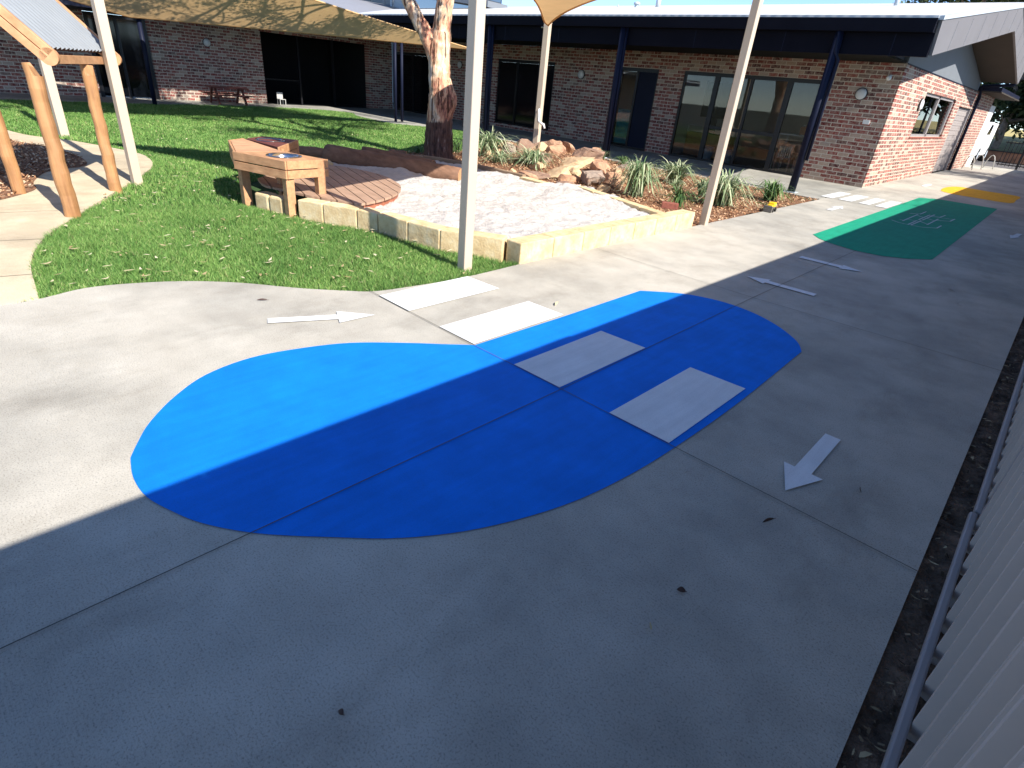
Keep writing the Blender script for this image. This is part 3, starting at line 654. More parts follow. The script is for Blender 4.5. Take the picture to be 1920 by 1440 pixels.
def sail(cs, sag, lb, n=22, flat=()):
    P = [Vector(c) for c in cs]; cen = sum(P, Vector())/4
    def edge(a, b, s, fl=False):
        mid = (a+b)/2; dirv = (cen-mid); dirv.z *= .2
        return lambda t: a.lerp(b, t)+dirv*(s*((4*t*(1-t))**(1.35 if fl else 1)))
    e0 = edge(P[0], P[1], sag[0]); e1 = edge(P[3], P[2], sag[2]); e2 = edge(P[0], P[3], sag[3], 'SC' in flat); e3 = edge(P[1], P[2], sag[1])
    bm = BM(); g = []
    for i in range(n+1):
        row = []
        for j in range(n+1):
            u, v = i/n, j/n
            p = e0(u)*(1-v)+e1(u)*v+e2(v)*(1-u)+e3(v)*u-(P[0]*(1-u)*(1-v)+P[1]*u*(1-v)+P[3]*(1-u)*v+P[2]*u*v)
            row.append(bm.verts.new(p))
        g.append(row)
    for i in range(n):
        for j in range(n): bm.faces.new((g[i][j], g[i+1][j], g[i+1][j+1], g[i][j+1]))
    t = thing('shade_sail', lb, 'shade sail', tuple(cen), 'tan fabric shade sails')
    part('fabric', bm, 'sail', t, smooth=True)
    for e in (e0, e1, e2, e3):
        b = BM(); tube(b, [e(k/24) for k in range(25)], .017, 6); part('hem', b, 'sail', t, smooth=True)
    return t
sail([(-9.36, 10.68, 2.60), (-3.62, 7.44, 2.85), (-3.72, 3.42, 2.15), (-8.10, 2.42, 3.05)], [.22, .10, .16, .84], 'tan shade sail over the sandpit with its corner at the short post', flat=('SC',))
sail([(-13.5, 12.4, 2.17), (-12.95, 2.6, 3.25), (-19.6, 1.2, 2.75), (-19.6, 5.6, 2.10)], [.08, .10, .05, .10], 'large tan shade sail over the back lawn dappled with tree shadow')

# ------------------------------------------------------------------ sandpit
edge_t = thing('sandpit_border', 'pale yellow limestone block border around the sandpit', 'edging', (-3.43, 3.86, 0))
def block(p, q, wid, h, bev=.012, rnd=0):
    p = Vector((*p, 0)); q = Vector((*q, 0)); d = (q-p).normalized(); n = Vector((-d.y, d.x, 0)); g = .004
    a, b = p+d*g, q-d*g; pts = [(a.x, a.y), (b.x, b.y), ((b+n*wid).x, (b+n*wid).y), ((a+n*wid).x, (a+n*wid).y)]
    part('limestone_block', prism(BM(), pts, -.08, h), 'limestone', edge_t, bevel=bev)
front = [(-3.43, 3.84+i*.483) for i in range(8)]
for a, b in zip(front, front[1:]): block(a, b, .19, .195)
near = [(-6.50, 2.745), (-6.28, 2.80), (-6.07, 2.86)]
for a, b in zip(near, near[1:]): block(a, b, .16, .17, .025)
near = [(-5.86, 2.925), (-5.58, 3.06), (-5.22, 3.24), (-4.98, 3.335), (-4.57, 3.405), (-4.17, 3.485), (-3.618, 3.80)]
for a, b in zip(near, near[1:]): block(a, b, .17, .195)
far = [(-3.55, 6.82), (-4.0, 6.97), (-4.5, 7.12), (-5.0, 7.27), (-5.42, 7.42)]
for a, b in zip(far, far[1:]): block(a, b, .15, .17)
block((-6.34, 6.90), (-5.78, 6.84), .15, .18)
block((-8.0, 4.62), (-8.5, 4.8), .2, .2, .02)
sl_t = thing('timber_edging', 'weathered timber sleeper edging curving around the back of the sandpit', 'edging', (-8.1, 7.3, 0))
fs = catmull([(-6.36, 7.04), (-7.0, 7.03), (-7.63, 6.96), (-8.1, 6.86), (-8.5, 6.68), (-8.72, 6.1), (-8.8, 5.4)], 2)
for a, b in zip(fs, fs[1:]):
    bm = BM(); beam(bm, (*a, .09), (*b, .09), .09, .22); part('sleeper', bm, 'sleeper', sl_t, bevel=.008)
PIN = [(-6.2, 3.45), (-5.75, 3.2), (-5.2, 3.40), (-4.3, 3.60), (-3.58, 3.95), (-3.58, 6.86), (-5.3, 7.40), (-5.8, 7.3), (-5.85, 6.95), (-6.36, 7.04), (-7.0, 7.03), (-7.63, 6.96), (-8.1, 6.86), (-8.48, 6.66), (-8.7, 6.1), (-8.75, 5.3), (-8.4, 4.75), (-7.6, 4.3)]
def sandz(x, y):
    a = .06+.06*vnoise(x, y, .9, 51)+.035*vnoise(x, y, 2.4, 52)+.034*np.abs(vnoise(x+.3*vnoise(x, y, 3, 60), y, 5.2, 53)-.5)*2+.020*np.abs(vnoise(x, y*1.3, 11, 54)-.5)*2+.008*vnoise(x, y, 24, 55)
    e = np.minimum(np.abs(x+3.58), 1)*.04
    a = a+.0+e
    a += .10*np.exp(-(((x+7.6)/.7)**2+((y-5.35)/.35)**2))
    return a-.02
so_ = field(PIN, .026, sandz, 'sand', 'sand')
# round deck
dk = thing('round_deck', 'round timber deck platform in the sandpit', 'deck', (-6.9, 3.08, 0))
cx, cy, rr = -6.93, 3.07, 1.60
def inside_deck(u, v, ang):
    return True
ang = math.atan2(3.71-4.39, 2.21); ux = Vector((math.cos(ang), math.sin(ang))); vx = Vector((-math.sin(ang), math.cos(ang)))
# the deck keeps to the sand side of the near wall
def wall_y(x): return np.interp(x, [-8.6, -8.2, -7.9, -7.4, -7.0, -6.6, -5.92, -5.2, -4.9], [5.6, 4.6, 4.1, 3.45, 3.0, 2.92, 3.10, 3.42, 3.52])
bw = .135; k = -rr
while k < rr:
    v0, v1 = k+.006, min(k+bw-.006, rr)
    def lim(v):
        h = rr*rr-v*v
        if h <= 0: return None
        h = math.sqrt(h); us = np.linspace(-h, h, 241); X = cx+us*ux.x+v*vx.x; Y = cy+us*ux.y+v*vx.y
        g = us[Y >= wall_y(X)]
        return (g[0], g[-1]) if len(g) > 6 else None
    ls = [(v, lim(v)) for v in [v0+(v1-v0)*f/5 for f in range(6)]]; ls = [q_ for q_ in ls if q_[1]]
    if len(ls) > 2:
        P_ = [(cx+u*ux.x+v*vx.x, cy+u*ux.y+v*vx.y) for u, v in [(l[1], v) for v, l in ls]+[(l[0], v) for v, l in reversed(ls)]]
        part('deck_board', prism(BM(), P_, .19, .215), 'deckwood', dk)
    k += bw
rim = [(cx+(rr-.03)*math.cos(t), cy+(rr-.03)*math.sin(t)) for t in np.linspace(R(14), R(118), 48)]
rim_in = [(cx+(rr-.07)*math.cos(t), cy+(rr-.07)*math.sin(t)) for t in np.linspace(R(14), R(118), 48)]
part('rim', prism(BM(), rim+rim_in[::-1], .0, .189), 'deckrim', dk)

# fallen logs in the sandpit
def log(pts, rads, lb, seed, name='log'):
    r = random.Random(seed); t = thing(name, lb, 'log', (pts[0][0], pts[0][1], 0), 'logs lying in the sandpit')
    pp = []; rs = []
    for i in range(len(pts)-1):
        for k in range(5):
            f = k/5; pp.append(Vector(pts[i]).lerp(Vector(pts[i+1]), f)+Vector((r.uniform(-.008, .008), r.uniform(-.008, .008), r.uniform(-.008, .008)))); rs.append((rads[i]*(1-f)+rads[i+1]*f)*r.uniform(.985, 1.015))
    pp.append(Vector(pts[-1])); rs.append(rads[-1])
    part('bark', tube(BM(), pp, rs, 20), 'ringlog' if name == 'log' else 'pinelog', t, smooth=True)
    d = (Vector(pts[0])-Vector(pts[1])).normalized()
    part('cut_end', tube(BM(), [Vector(pts[0])+d*.001, Vector(pts[0])+d*.006], rads[0]*.96, 16), 'logend', t)
    return t
log([(-6.50, 5.80, .20), (-7.1, 5.48, .215), (-7.7, 5.18, .22), (-8.45, 4.80, .24)], [.12, .145, .155, .165], 'thick brown log lying from the deck to the sand with a sunlit cut end', 1)
log([(-7.32, 5.95, .23), (-7.9, 5.75, .25), (-8.35, 5.35, .27)], [.08, .095, .11], 'shorter brown log lying alongside behind the thick one', 2)
log([(-8.55, 4.95, .22), (-9.3, 4.55, .20), (-9.9, 4.3, .18)], [.10, .09, .08], 'thin dark log end behind the second sink', 3)
log([(-8.55, 6.35, .20), (-8.75, 6.15, .20)], [.07, .08], 'small dark stump log by the back timber edging', 4)

# loose brick on the corner
single('brick', B(-.11, .11, -.055, .055, 0, .075, mtx=Matrix.Translation((-3.80, 7.18, .17)) @ Matrix.Rotation(.55, 4, 'Z')), 'redbrick', 'loose red brick lying on the far corner of the sandpit border', 'brick', bevel=.004)

# ------------------------------------------------------------------ mud kitchen
mk = thing('mud_kitchen', 'sunlit timber play sink bench with a steel bowl and slatted wing', 'play kitchen', (-6.25, 3.0, 0))
NR, FR, CC, NL, A_, B_ = (-5.916, 2.875), (-5.963, 3.369), (-6.598, 3.193), (-6.63, 2.66), (-7.56, 2.985), (-7.73, 3.228)
ZT = .57
def apron(p, q, z0, z1, parent, th=.022, mat='timber'):
    p = Vector((*p, 0)); q = Vector((*q, 0)); d = (q-p).normalized(); bm = BM(); zc = (z0+z1)/2
    beam(bm, (p.x, p.y, zc), (q.x, q.y, zc), th, z1-z0); return part('apron_board', bm, mat, parent, bevel=.002)
def slats(poly2, n, z, parent, mat):
    """poly2: quad a,b,c,d ; boards run from side a-b to side d-c"""
    a, b, c, d = [Vector(p) for p in poly2]
    for i in range(n):
        f0, f1 = (i+.06)/n, (i+.94)/n
        P_ = [a.lerp(b, f0), a.lerp(b, f1), d.lerp(c, f1), d.lerp(c, f0)]
        part('bench_board', prism(BM(), [(v.x, v.y) for v in P_], z-.025, z), mat, parent, bevel=.0015)
# top with round hole
bc = Vector((-6.27, 3.03)); br = .155
outer = [Vector(p) for p in (NR, FR, CC, NL)]
bm = BM(); hole = [Vector((bc.x+br*math.cos(t), bc.y+br*math.sin(t))) for t in np.linspace(0, 2*math.pi, 32, endpoint=False)]
tri = tessellate_polygon([[Vector((p.x, p.y, 0)) for p in outer], [Vector((p.x, p.y, 0)) for p in hole]])
allp = outer+hole; vt = [bm.verts.new((p.x, p.y, ZT)) for p in allp]; vb = [bm.verts.new((p.x, p.y, ZT-.025)) for p in allp]
for t in tri:
    bm.faces.new([vt[i] for i in t]); bm.faces.new([vb[i] for i in reversed(t)])
part('bench_top', bm, 'timber', mk)
def bowl(c, z, r, parent, zoff=0):
    bm = BM(); prof = [(r+.03, .004), (r+.028, .008), (r, .008), (r*.93, -.02), (r*.82, -.07), (r*.5, -.10), (0.0, -.105)]; rings = []
    for pr_, pz in prof[:-1]: rings.append([bm.verts.new((c[0]+pr_*math.cos(t), c[1]+pr_*math.sin(t), z+pz)) for t in np.linspace(0, 2*math.pi, 32, endpoint=False)])
    for a, b in zip(rings, rings[1:]):
        for i in range(32): bm.faces.new((a[i], a[(i+1) % 32], b[(i+1) % 32], b[i]))
    cv = bm.verts.new((c[0], c[1], z-.105))
    for i in range(32): bm.faces.new((rings[-1][i], rings[-1][(i+1) % 32], cv))
    return part('bowl', bm, 'steel', parent, smooth=True)
bowl((bc.x, bc.y), ZT, br, mk)
for z0, z1 in ((.488, .572), (.395, .476)):
    apron(NR, FR, z0, z1, mk); apron((-6.65, 2.645), (-5.905, 2.862), z0, z1, mk); apron((-6.64, 2.655), (-7.57, 2.98), z0, z1, mk); apron(A_, B_, z0, z1, mk)
slats([(-6.63, 2.67), (-7.54, 2.99), (-7.71, 3.22), (-6.60, 3.18)], 7, ZT, mk, 'timberY')
for (x, y, z0) in ((-5.975, 2.905, -.05), (-6.70, 2.75, -.05), (-5.99, 3.28, .2), (-7.45, 3.05, -.05), (-6.62, 3.15, .2)):
    part('leg', B(x-.045, x+.045, y-.045, y+.045, z0, .545), 'timber', mk, bevel=.003)
m2 = thing('mud_kitchen', 'shade-darkened timber play sink bench behind the sunlit one', 'play kitchen', (-7.5, 3.5, 0))
U = [(-6.95, 3.30), (-7.60, 3.88), (-7.99, 3.58), (-7.74, 3.26)]
part('bench_top', prism(BM(), U, ZT-.03, ZT-.004), 'redtimber', m2)  # dark top carries the sail's shade in its colour
bowl((-7.58, 3.50), ZT-.004, .15, m2)
for z0, z1 in ((.48, .568), (.39, .474)):
    apron(U[0], U[1], z0, z1, m2, mat='timber'); apron(U[1], U[2], z0, z1, m2, mat='timber')
for (x, y) in ((-7.05, 3.35), (-7.58, 3.82), (-7.90, 3.56)): part('leg', B(x-.04, x+.04, y-.04, y+.04, 0, .54), 'timber', m2)

# ------------------------------------------------------------------ rocks
def rock(x, y, z, sx, sy, sz, rot, mat, lb, seed, tilt=(0, 0)):
    r = random.Random(seed); bm = BM(); bmesh.ops.create_icosphere(bm, subdivisions=3, radius=1)
    planes = []
    for _ in range(15):
        n = Vector((r.gauss(0, 1), r.gauss(0, 1), r.gauss(0, .9))).normalized(); planes.append((n, r.uniform(.38, .74)))
    for v in bm.verts:
        for n, d in planes:
            t = v.co.dot(n)
            if t > d: v.co -= n*(t-d)
        v.co += Vector((r.gauss(0, .024), r.gauss(0, .024), r.gauss(0, .024)))
    m = Matrix.Translation((x, y, z)) @ Matrix.Rotation(rot, 4, 'Z') @ Matrix.Rotation(tilt[0], 4, 'X') @ Matrix.Rotation(tilt[1], 4, 'Y') @ Matrix.Diagonal((sx, sy, sz, 1))
    bmesh.ops.transform(bm, matrix=m, verts=bm.verts)
    single('rock', bm, mat, lb, 'rock', 'rocks piled beside the sandpit')
RK = [('a', -8.71, 9.10, .12, .22, .2, .26, 'rock_grey', 'upright grey rock at the left end of the rock pile behind the cream post'), ('b', -8.75, 9.42, .12, .2, .24, .28, 'rock_brown', 'dark reddish rock behind the upright grey one'),
      ('c', -8.65, 9.6, .2, .28, .24, .24, 'rock_brown', 'brown rock left of the short post'), ('d', -9.1, 9.96, .27, .34, .2, .10, 'rock_orange', 'flat reddish rock topping the left of the pile'),
      ('e', -8.6, 9.95, .28, .42, .25, .11, 'rock_brown', 'flat brown slab behind the short post'), ('f', -8.17, 9.85, .36, .24, .2, .17, 'rock_orange', 'rounded orange pink rock at the top of the pile'),
      ('g', -7.95, 10.1, .35, .30, .2, .16, 'rock_orange', 'orange capped rock right of the rounded top one'), ('h', -7.35, 9.85, .30, .36, .2, .20, 'rock_brown', 'dark leaning slab on the right shoulder of the pile'),
      ('i', -7.35, 10.2, .22, .24, .2, .2, 'rock_orange', 'small brown rock on the right edge of the pile'), ('j', -7.85, 9.5, .24, .22, .22, .24, 'rock_orange', 'orange rock under the rounded top one'),
      ('k', -7.15, 9.15, .16, .52, .46, .15, 'rock_yellow', 'largest smooth yellow sandstone slab in the centre of the pile'), ('l', -6.9, 9.9, .12, .28, .24, .19, 'rock_orange', 'rough orange boulder right of the yellow slab'),
      ('m', -6.85, 8.55, .09, .40, .30, .09, 'rock_yellow', 'flat yellow and red slab at the front of the pile'), ('n', -7.0, 8.05, .04, .34, .22, .08, 'rock_brown', 'flat brown rock by the sand'),
      ('o', -6.1, 8.55, .12, .34, .26, .22, 'rock_grey', 'grey streaked boulder at the right front of the pile'), ('p', -5.8, 8.70, .06, .20, .2, .17, 'rock_orange', 'orange rock beside the grey streaked boulder'),
      ('q', -6.45, 8.3, .05, .18, .16, .12, 'rock_orange', 'small orange rock below the yellow slab'), ('r', -6.2, 7.9, .03, .2, .16, .08, 'rock_brown', 'low brown rock at the end of the limestone border'),
      ('s', -8.3, 8.95, .04, .2, .14, .09, 'rock_orange', 'small orange rock low among the flax'), ('t', -7.1, 11.0, .06, .22, .2, .12, 'rock_grey', 'small rock behind the right of the pile'),
      ('u', -6.9, 7.65, .05, .26, .16, .08, 'rock_orange', 'flat reddish rock touching the white sand'), ('v', -7.6, 8.9, .12, .26, .22, .17, 'rock_brown', 'brown rock between the flax and yellow slab'),
      ('w', -6.5, 9.2, .10, .24, .2, .2, 'rock_orange', 'orange rock between the yellow slab and grey boulder'), ('x', -8.2, 9.5, .2, .25, .2, .22, 'rock_yellow', 'yellow brown rock right of the short post')]
for k, (x, y, lb) in enumerate(((-8.9, 8.7, 'small tan stone at the foot of the upright grey rock'), (-7.35, 8.5, 'small tan stone in front of the flax at the short post'), (-6.6, 8.75, 'small tan stone against the flat yellow and red slab'), (-5.9, 9.1, 'small tan stone behind the grey streaked boulder'), (-7.7, 10.5, 'small tan stone on the back slope of the pile'), (-6.4, 9.75, 'small tan stone low on the right slope of the pile'), (-7.3, 7.75, 'small tan stone at the sand edge'), (-5.7, 8.3, 'small tan stone near the tallest flax'))):
    RK.append(('z', x, y, float(bedz(x, y))+.05, .15, .13, .11, 'rock_yellow', lb))
for i, (n_, x, y, z, a, b, c_, mt_, lb) in enumerate(RK):
    rock(x, y, z, a*1.32, b*1.32, c_*1.18, random.uniform(0, 3), mt_, lb, 100+i, (random.uniform(-.25, .25), random.uniform(-.3, .3)) if n_ not in 'ek' else (.18, -.25))

# ------------------------------------------------------------------ plants
def flax(x, y, z, h, spread, n, lb, mat='flax', seed=0, wid=.02, cat='plant', grp='flax tufts in the mulch garden'):
    h *= .88; spread *= 1.2
    r = random.Random(seed); V = []; Fc = []
    for _ in range(int(n*1.35)):
        a = r.uniform(0, 2*math.pi); L = h*r.uniform(.5, 1.15); out = spread*r.uniform(.2, 1.25); w_ = wid*r.uniform(.45, .95); droop = r.uniform(.1, 1.5)*out/spread
        bx, by = x+r.gauss(0, spread*.10), y+r.gauss(0, spread*.10); b0 = len(V); ns = 6; px, py = -math.sin(a), math.cos(a)
        for s in range(ns+1):
            t = s/ns; hh = L*(math.sin(t*math.pi/2*(1.0)) if droop < .25 else math.sin(min(t*(1.25+droop), 2.3)*math.pi/2*.8)*.85); oo = out*(t**1.6)
            ww = w_*(1-t)**.6*(.55+.9*min(t*3, 1))/1.4+.0008
            cxx, cyy = bx+math.cos(a)*oo, by+math.sin(a)*oo
            V += [(cxx-px*ww, cyy-py*ww, z+max(hh, .01)), (cxx+px*ww, cyy+py*ww, z+max(hh, .01))]
        for s in range(ns): Fc.append((b0+2*s, b0+2*s+1, b0+2*s+3, b0+2*s+2))
    o = npmesh('flax_plant', np.array(V), np.array(Fc), mat, loc=(x, y, z)); tag(o, lb, cat, grp); return o
flax(-9.0, 8.75, 0, .66, .62, 130, 'tall pale flax tuft just right of the front cream post', seed=1)
flax(-8.30, 8.42, 0, .30, .42, 90, 'low pale flax tuft by the timber edging', seed=2, wid=.014)
flax(-7.70, 8.72, .02, .42, .52, 150, 'flax tuft at the foot of the short post among rocks', seed=3)
flax(-5.13, 8.44, -.01, .66, .42, 190, 'largest upright flax tuft right of the rock pile', seed=4)
flax(-5.61, 10.6, -.01, .48, .50, 130, 'arching flax tuft in front of the glass doors', seed=5)
flax(-4.30, 8.36, -.01, .34, .22, 90, 'small dark flax tuft at the end of the limestone border', 'flaxdark', seed=6, wid=.014)
flax(-4.66, 9.9, -.01, .36, .26, 70, 'small pale flax tuft left of the sandpit corner post', seed=7)
flax(-4.02, 9.35, -.01, .58, .52, 170, 'wide arching flax tuft right of the sandpit corner post', seed=8)
flax(-3.86, 10.95, -.01, .40, .34, 130, 'dark spiky flax tuft near the toy digger', 'flaxdark', seed=9, wid=.016)
flax(-8.35, 11.95, 0, .30, .24, 50, 'small bright tuft behind the right of the rock pile', seed=10, wid=.012)
flax(-7.85, 12.1, 0, .20, .26, 50, 'low dark tuft by the veranda column', 'flaxdark', seed=11, wid=.012)
flax(-9.95, 8.75, 0, .40, .50, 36, 'thin dark arching tuft left of the front cream post', 'flaxdark', seed=12, wid=.012)
flax(-10.05, 7.75, 0, .16, .25, 36, 'tiny grassy tuft at the left foot of the gum tree', 'flaxdark', seed=13, wid=.01)
flax(-6.75, 11.2, 0, .2, .2, 40, 'small sparse tuft in the mulch behind the tallest flax', seed=14, wid=.012)
flax(-5.2, 9.9, 0, .22, .24, 50, 'low dry tuft in the middle of the mulch', seed=15, wid=.012)

# ------------------------------------------------------------------ toy digger
td = thing('toy_digger', 'small yellow and grey toy digger on the edge of the path', 'toy', (-3.38, 9.75, 0))
m = Matrix.Translation((-3.38, 9.74, .0)) @ Matrix.Rotation(R(95), 4, 'Z')
part('chassis', B(-.10, .12, -.055, .055, .03, .07, mtx=m), 'toygrey', td, bevel=.006)
part('cab', B(.0, .12, -.05, .05, .072, .14, mtx=m), 'toyyellow', td, bevel=.012)
part('bonnet', B(-.07, .0, -.04, .04, .072, .11, mtx=m), 'toyyellow', td, bevel=.008)
bm = BM(); box(bm, -.15, -.105, -.07, .07, .005, .10, mtx=m); part('bucket', bm, 'toygrey', td, bevel=.006)
for sxx in (-.06, .08):
    for syy in (-.06, .06):
        bm = BM(); tube(bm, [m @ Vector((sxx, syy-.014, .034)), m @ Vector((sxx, syy+.014, .034))], .032, 14); part('wheel', bm, 'tyre', td)

# ------------------------------------------------------------------ log shelter (cubby)
hut = thing('log_shelter', 'small children\'s log shelter with corrugated roof at the left edge', 'play shelter', (-7.8, 1.0, 0))
L2, L3 = Vector((-6.759, 1.106, 0)), Vector((-7.875, 1.752, 0)); ax = (L3-L2).normalized(); pw = Vector((-ax.y, ax.x, 0))
if pw.y > 0: pw = -pw            # towards the ridge
def hutlog(base, h, r0, r1, seed, cut=pw):
    r = random.Random(seed); pts = []; rs = []
    for k in range(15):
        t = k/14; pts.append(Vector((base[0]+r.uniform(-.006, .006), base[1]+r.uniform(-.006, .006), -.1+(h+.1)*t))); rs.append((r0*(1-t)+r1*t)*r.uniform(.95, 1.06))
    bm = tube(BM(), pts, rs, 18)
    # bevel cut at the head, sloping down towards the outside
    for v in bm.verts:
        if v.co.z > h-.001:
            d = (v.co-Vector((base[0], base[1], 0))).dot(cut); v.co.z += d*2.0-.05
    return part('log_post', bm, 'pinelog', hut, smooth=False)
hutlog(L2, 1.28, .068, .060, 1); hutlog(L3, 1.26, .062, .056, 2)
hutlog((-7.98, .90), 1.55, .060, .055, 3, -pw); hutlog(L2+pw*1.0, 1.5, .06, .055, 4, -pw)
# rafters: pairs of barge boards at each end
bN = Vector((-7.04, 1.27, 1.37)); bF = Vector((-8.66, 2.19, 1.36)); rise = (pw+Vector((0, 0, 1))).normalized(); nrm = (-pw+Vector((0, 0, 1))).normalized()
for b0 in (bN, bF):
    lowpt = b0
    for k_, off in ((0, .0375), (1, -.0375)):
        bm = BM(); beam(bm, lowpt+nrm*off-rise*.05, lowpt+rise*.98+nrm*off, .045, .067, roll=nrm)
        part('barge_board', bm, 'pinebeam', hut, bevel=.003)
        top = lowpt+rise*.98
        q0 = top+nrm*off; dirn = (pw-Vector((0, 0, 1))).normalized(); n2 = (pw+Vector((0, 0, 1))).normalized()
        bm = BM(); beam(bm, top+n2*off, top+n2*off+dirn*1.0, .045, .068, roll=n2); part('barge_board', bm, 'pinebeam', hut, bevel=.012)
    # rounded nose
    bm = BM(); tube(bm, [lowpt-rise*.055-ax*.0225, lowpt-rise*.055+ax*.0225], .0715, 28); part('barge_nose', bm, 'pinebeam', hut)
a0 = bN+ax*.03; a1 = bF-ax*.03
bm = BM(); beam(bm, a0-Vector((0, 0, .06)), a1-Vector((0, 0, .06)), .05, .075); part('eave_beam', bm, 'timber', hut, bevel=.004)
bm = BM(); beam(bm, a0+Vector((0, 0, .0))+rise*.05, a1+rise*.05, .03, .05); part('batten', bm, 'redtimber', hut)
ridge = bN+rise*.98
bm = BM(); beam(bm, ridge-Vector((0, 0, .05)), bF+rise*.98-Vector((0, 0, .05)), .05, .09); part('ridge_beam', bm, 'timber', hut)
def corrug(p0, p1, up, L, n, parent, amp=.013):
    bm = BM(); rows = []
    steps = n*8; d = (p1-p0)
    nn = up.cross(d.normalized()).normalized()
    if nn.z < 0: nn = -nn
    for th in (0, -.0015):
        lo = []; hi = []
        for i in range(steps+1):
            t = i/steps; o_ = p0+d*t+nn*(amp*math.sin(2*math.pi*n*t)+th); lo.append(bm.verts.new(o_)); hi.append(bm.verts.new(o_+up*L))
        rows.append((lo, hi))
        for i in range(steps): bm.faces.new((lo[i], lo[i+1], hi[i+1], hi[i]))
    me = part('roof_sheet', bm, 'zincroof', parent, smooth=True); return me
corrug(a0+nrm*.055-rise*.01, a1+nrm*.055-rise*.01, rise, .99, 17, hut)
dn2 = (pw-Vector((0, 0, 1))).normalized(); n2 = (pw+Vector((0, 0, 1))).normalized()
corrug(a0+rise*.98+n2*.055, a1+rise*.98+n2*.055, dn2, .99, 20, hut)

# ------------------------------------------------------------------ gum tree
gt = thing('gum_tree', 'tall forked gum tree with mottled cream and red bark beside the sandpit', 'tree', (-9.2, 7.62, 0))
def dz(d): return Vector(d)
right = Vector((.745, .667, 0))        # sideways axis of the photographed outline
tb = Vector((-9.2, 7.62, 0))
def gp(z, off): return tb+right*off+Vector((0, 0, z))
pts = [gp(-.1, .0), gp(.15, -.01), gp(.45, -.01), gp(.75, .0), gp(.9, .015), gp(1.05, .045), gp(1.2, .03), gp(1.4, -.02), gp(1.7, -.04), gp(1.95, -.02), gp(2.2, .0), gp(2.65, .05), gp(3.2, .07), gp(4.0, .15), gp(5.0, .22), gp(6.0, .35)]
rads = [.30, .285, .265, .245, .25, .27, .235, .205, .195, .185, .16, .15, .14, .12, .09, .05]
def dense(P, Rr, n=5, jit=.006, seed=1):
    r = random.Random(seed); a, b = [], []
    for i in range(len(P)-1):
        for k in range(n):
            f = k/n; a.append(P[i].lerp(P[i+1], f)+Vector((r.uniform(-jit, jit), r.uniform(-jit, jit), 0))); b.append(Rr[i]*(1-f)+Rr[i+1]*f)
    a.append(P[-1]); b.append(Rr[-1]); return a, b
bm = BM()
a, b = dense(pts, rads); tube(bm, a, b, 28)
L_ = [gp(1.45, -.03), gp(1.75, -.10), gp(2.0, -.22), gp(2.3, -.42), gp(2.6, -.62), gp(3.0, -.80), gp(3.5, -.98), gp(4.2, -1.25), gp(5.0, -1.6), gp(5.6, -2.0)]
a, b = dense(L_, [.14, .145, .135, .12, .115, .11, .10, .085, .06, .03], seed=2); tube(bm, a, b, 20)
bmesh.ops.create_icosphere(bm, subdivisions=3, radius=.15, matrix=Matrix.Translation(gp(1.08, .17)) @ Matrix.Diagonal((1, 1, 1.5, 1)))
for v in bm.verts:
    v.co += (v.co-tb).cross(Vector((0, 0, 1))).normalized()*0.0
tk = part('trunk', bm, 'bark', gt, smooth=True)
rm = tk.modifiers.new('fuse', 'REMESH'); rm.mode = 'VOXEL'; rm.voxel_size = .02; rm.use_smooth_shade = True
tx = bpy.data.textures.new('barknoise', 'CLOUDS'); tx.noise_scale = .16; tx.noise_depth = 3
dm = tk.modifiers.new('lumps', 'DISPLACE'); dm.texture = tx; dm.strength = .035; dm.mid_level = .5
def grow(segs, leaves_out, base, d, L, r0, depth, rnd, up=.12):
    n = 4; p = base.copy(); P = [p.copy()]; Rr = [r0]
    for k in range(n):
        d = (d+Vector((rnd.gauss(0, .17), rnd.gauss(0, .17), rnd.gauss(0, .12)+up*.3))).normalized(); p = p+d*L/n; P.append(p.copy()); Rr.append(r0*(1-.55*(k+1)/n))
    segs.append((P, Rr))
    if depth == 0:
        for k in range(2, n+1): leaves_out.append(P[k])
        return
    for k in range(rnd.choice((2, 3, 3))):
        q = P[rnd.choice((2, 3, 4))]; nd = (d+Vector((rnd.gauss(0, .6), rnd.gauss(0, .6), rnd.gauss(.05, .35)))).normalized()
        grow(segs, leaves_out, q, nd, L*rnd.uniform(.6, .8), r0*.5, depth-1, rnd)
def leafcloud(cs, per, sig, ll, lw, seed, hang=.7):
    r = np.random.default_rng(seed); c = np.array([tuple(x) for x in cs]); n = len(c)*per
    ctr = np.repeat(c, per, 0)+r.normal(0, 1, (n, 3))*np.array(sig)
    a = r.uniform(0, 2*np.pi, n); dirv = np.stack([np.cos(a)*(1-hang), np.sin(a)*(1-hang), -np.full(n, hang)+r.normal(0, .35, n)], 1); dirv /= np.linalg.norm(dirv, axis=1)[:, None]
    s = np.cross(dirv, r.normal(0, 1, (n, 3))); s /= np.linalg.norm(s, axis=1)[:, None]
    L = (ll*r.uniform(.6, 1.3, n))[:, None]; W = (lw*r.uniform(.6, 1.3, n))[:, None]
    V = np.stack([ctr-dirv*L/2, ctr+s*W/2, ctr+dirv*L/2, ctr-s*W/2], 1).reshape(-1, 3); return V, np.arange(len(V)).reshape(-1, 4)
rnd = random.Random(23); segs = []; lv = []
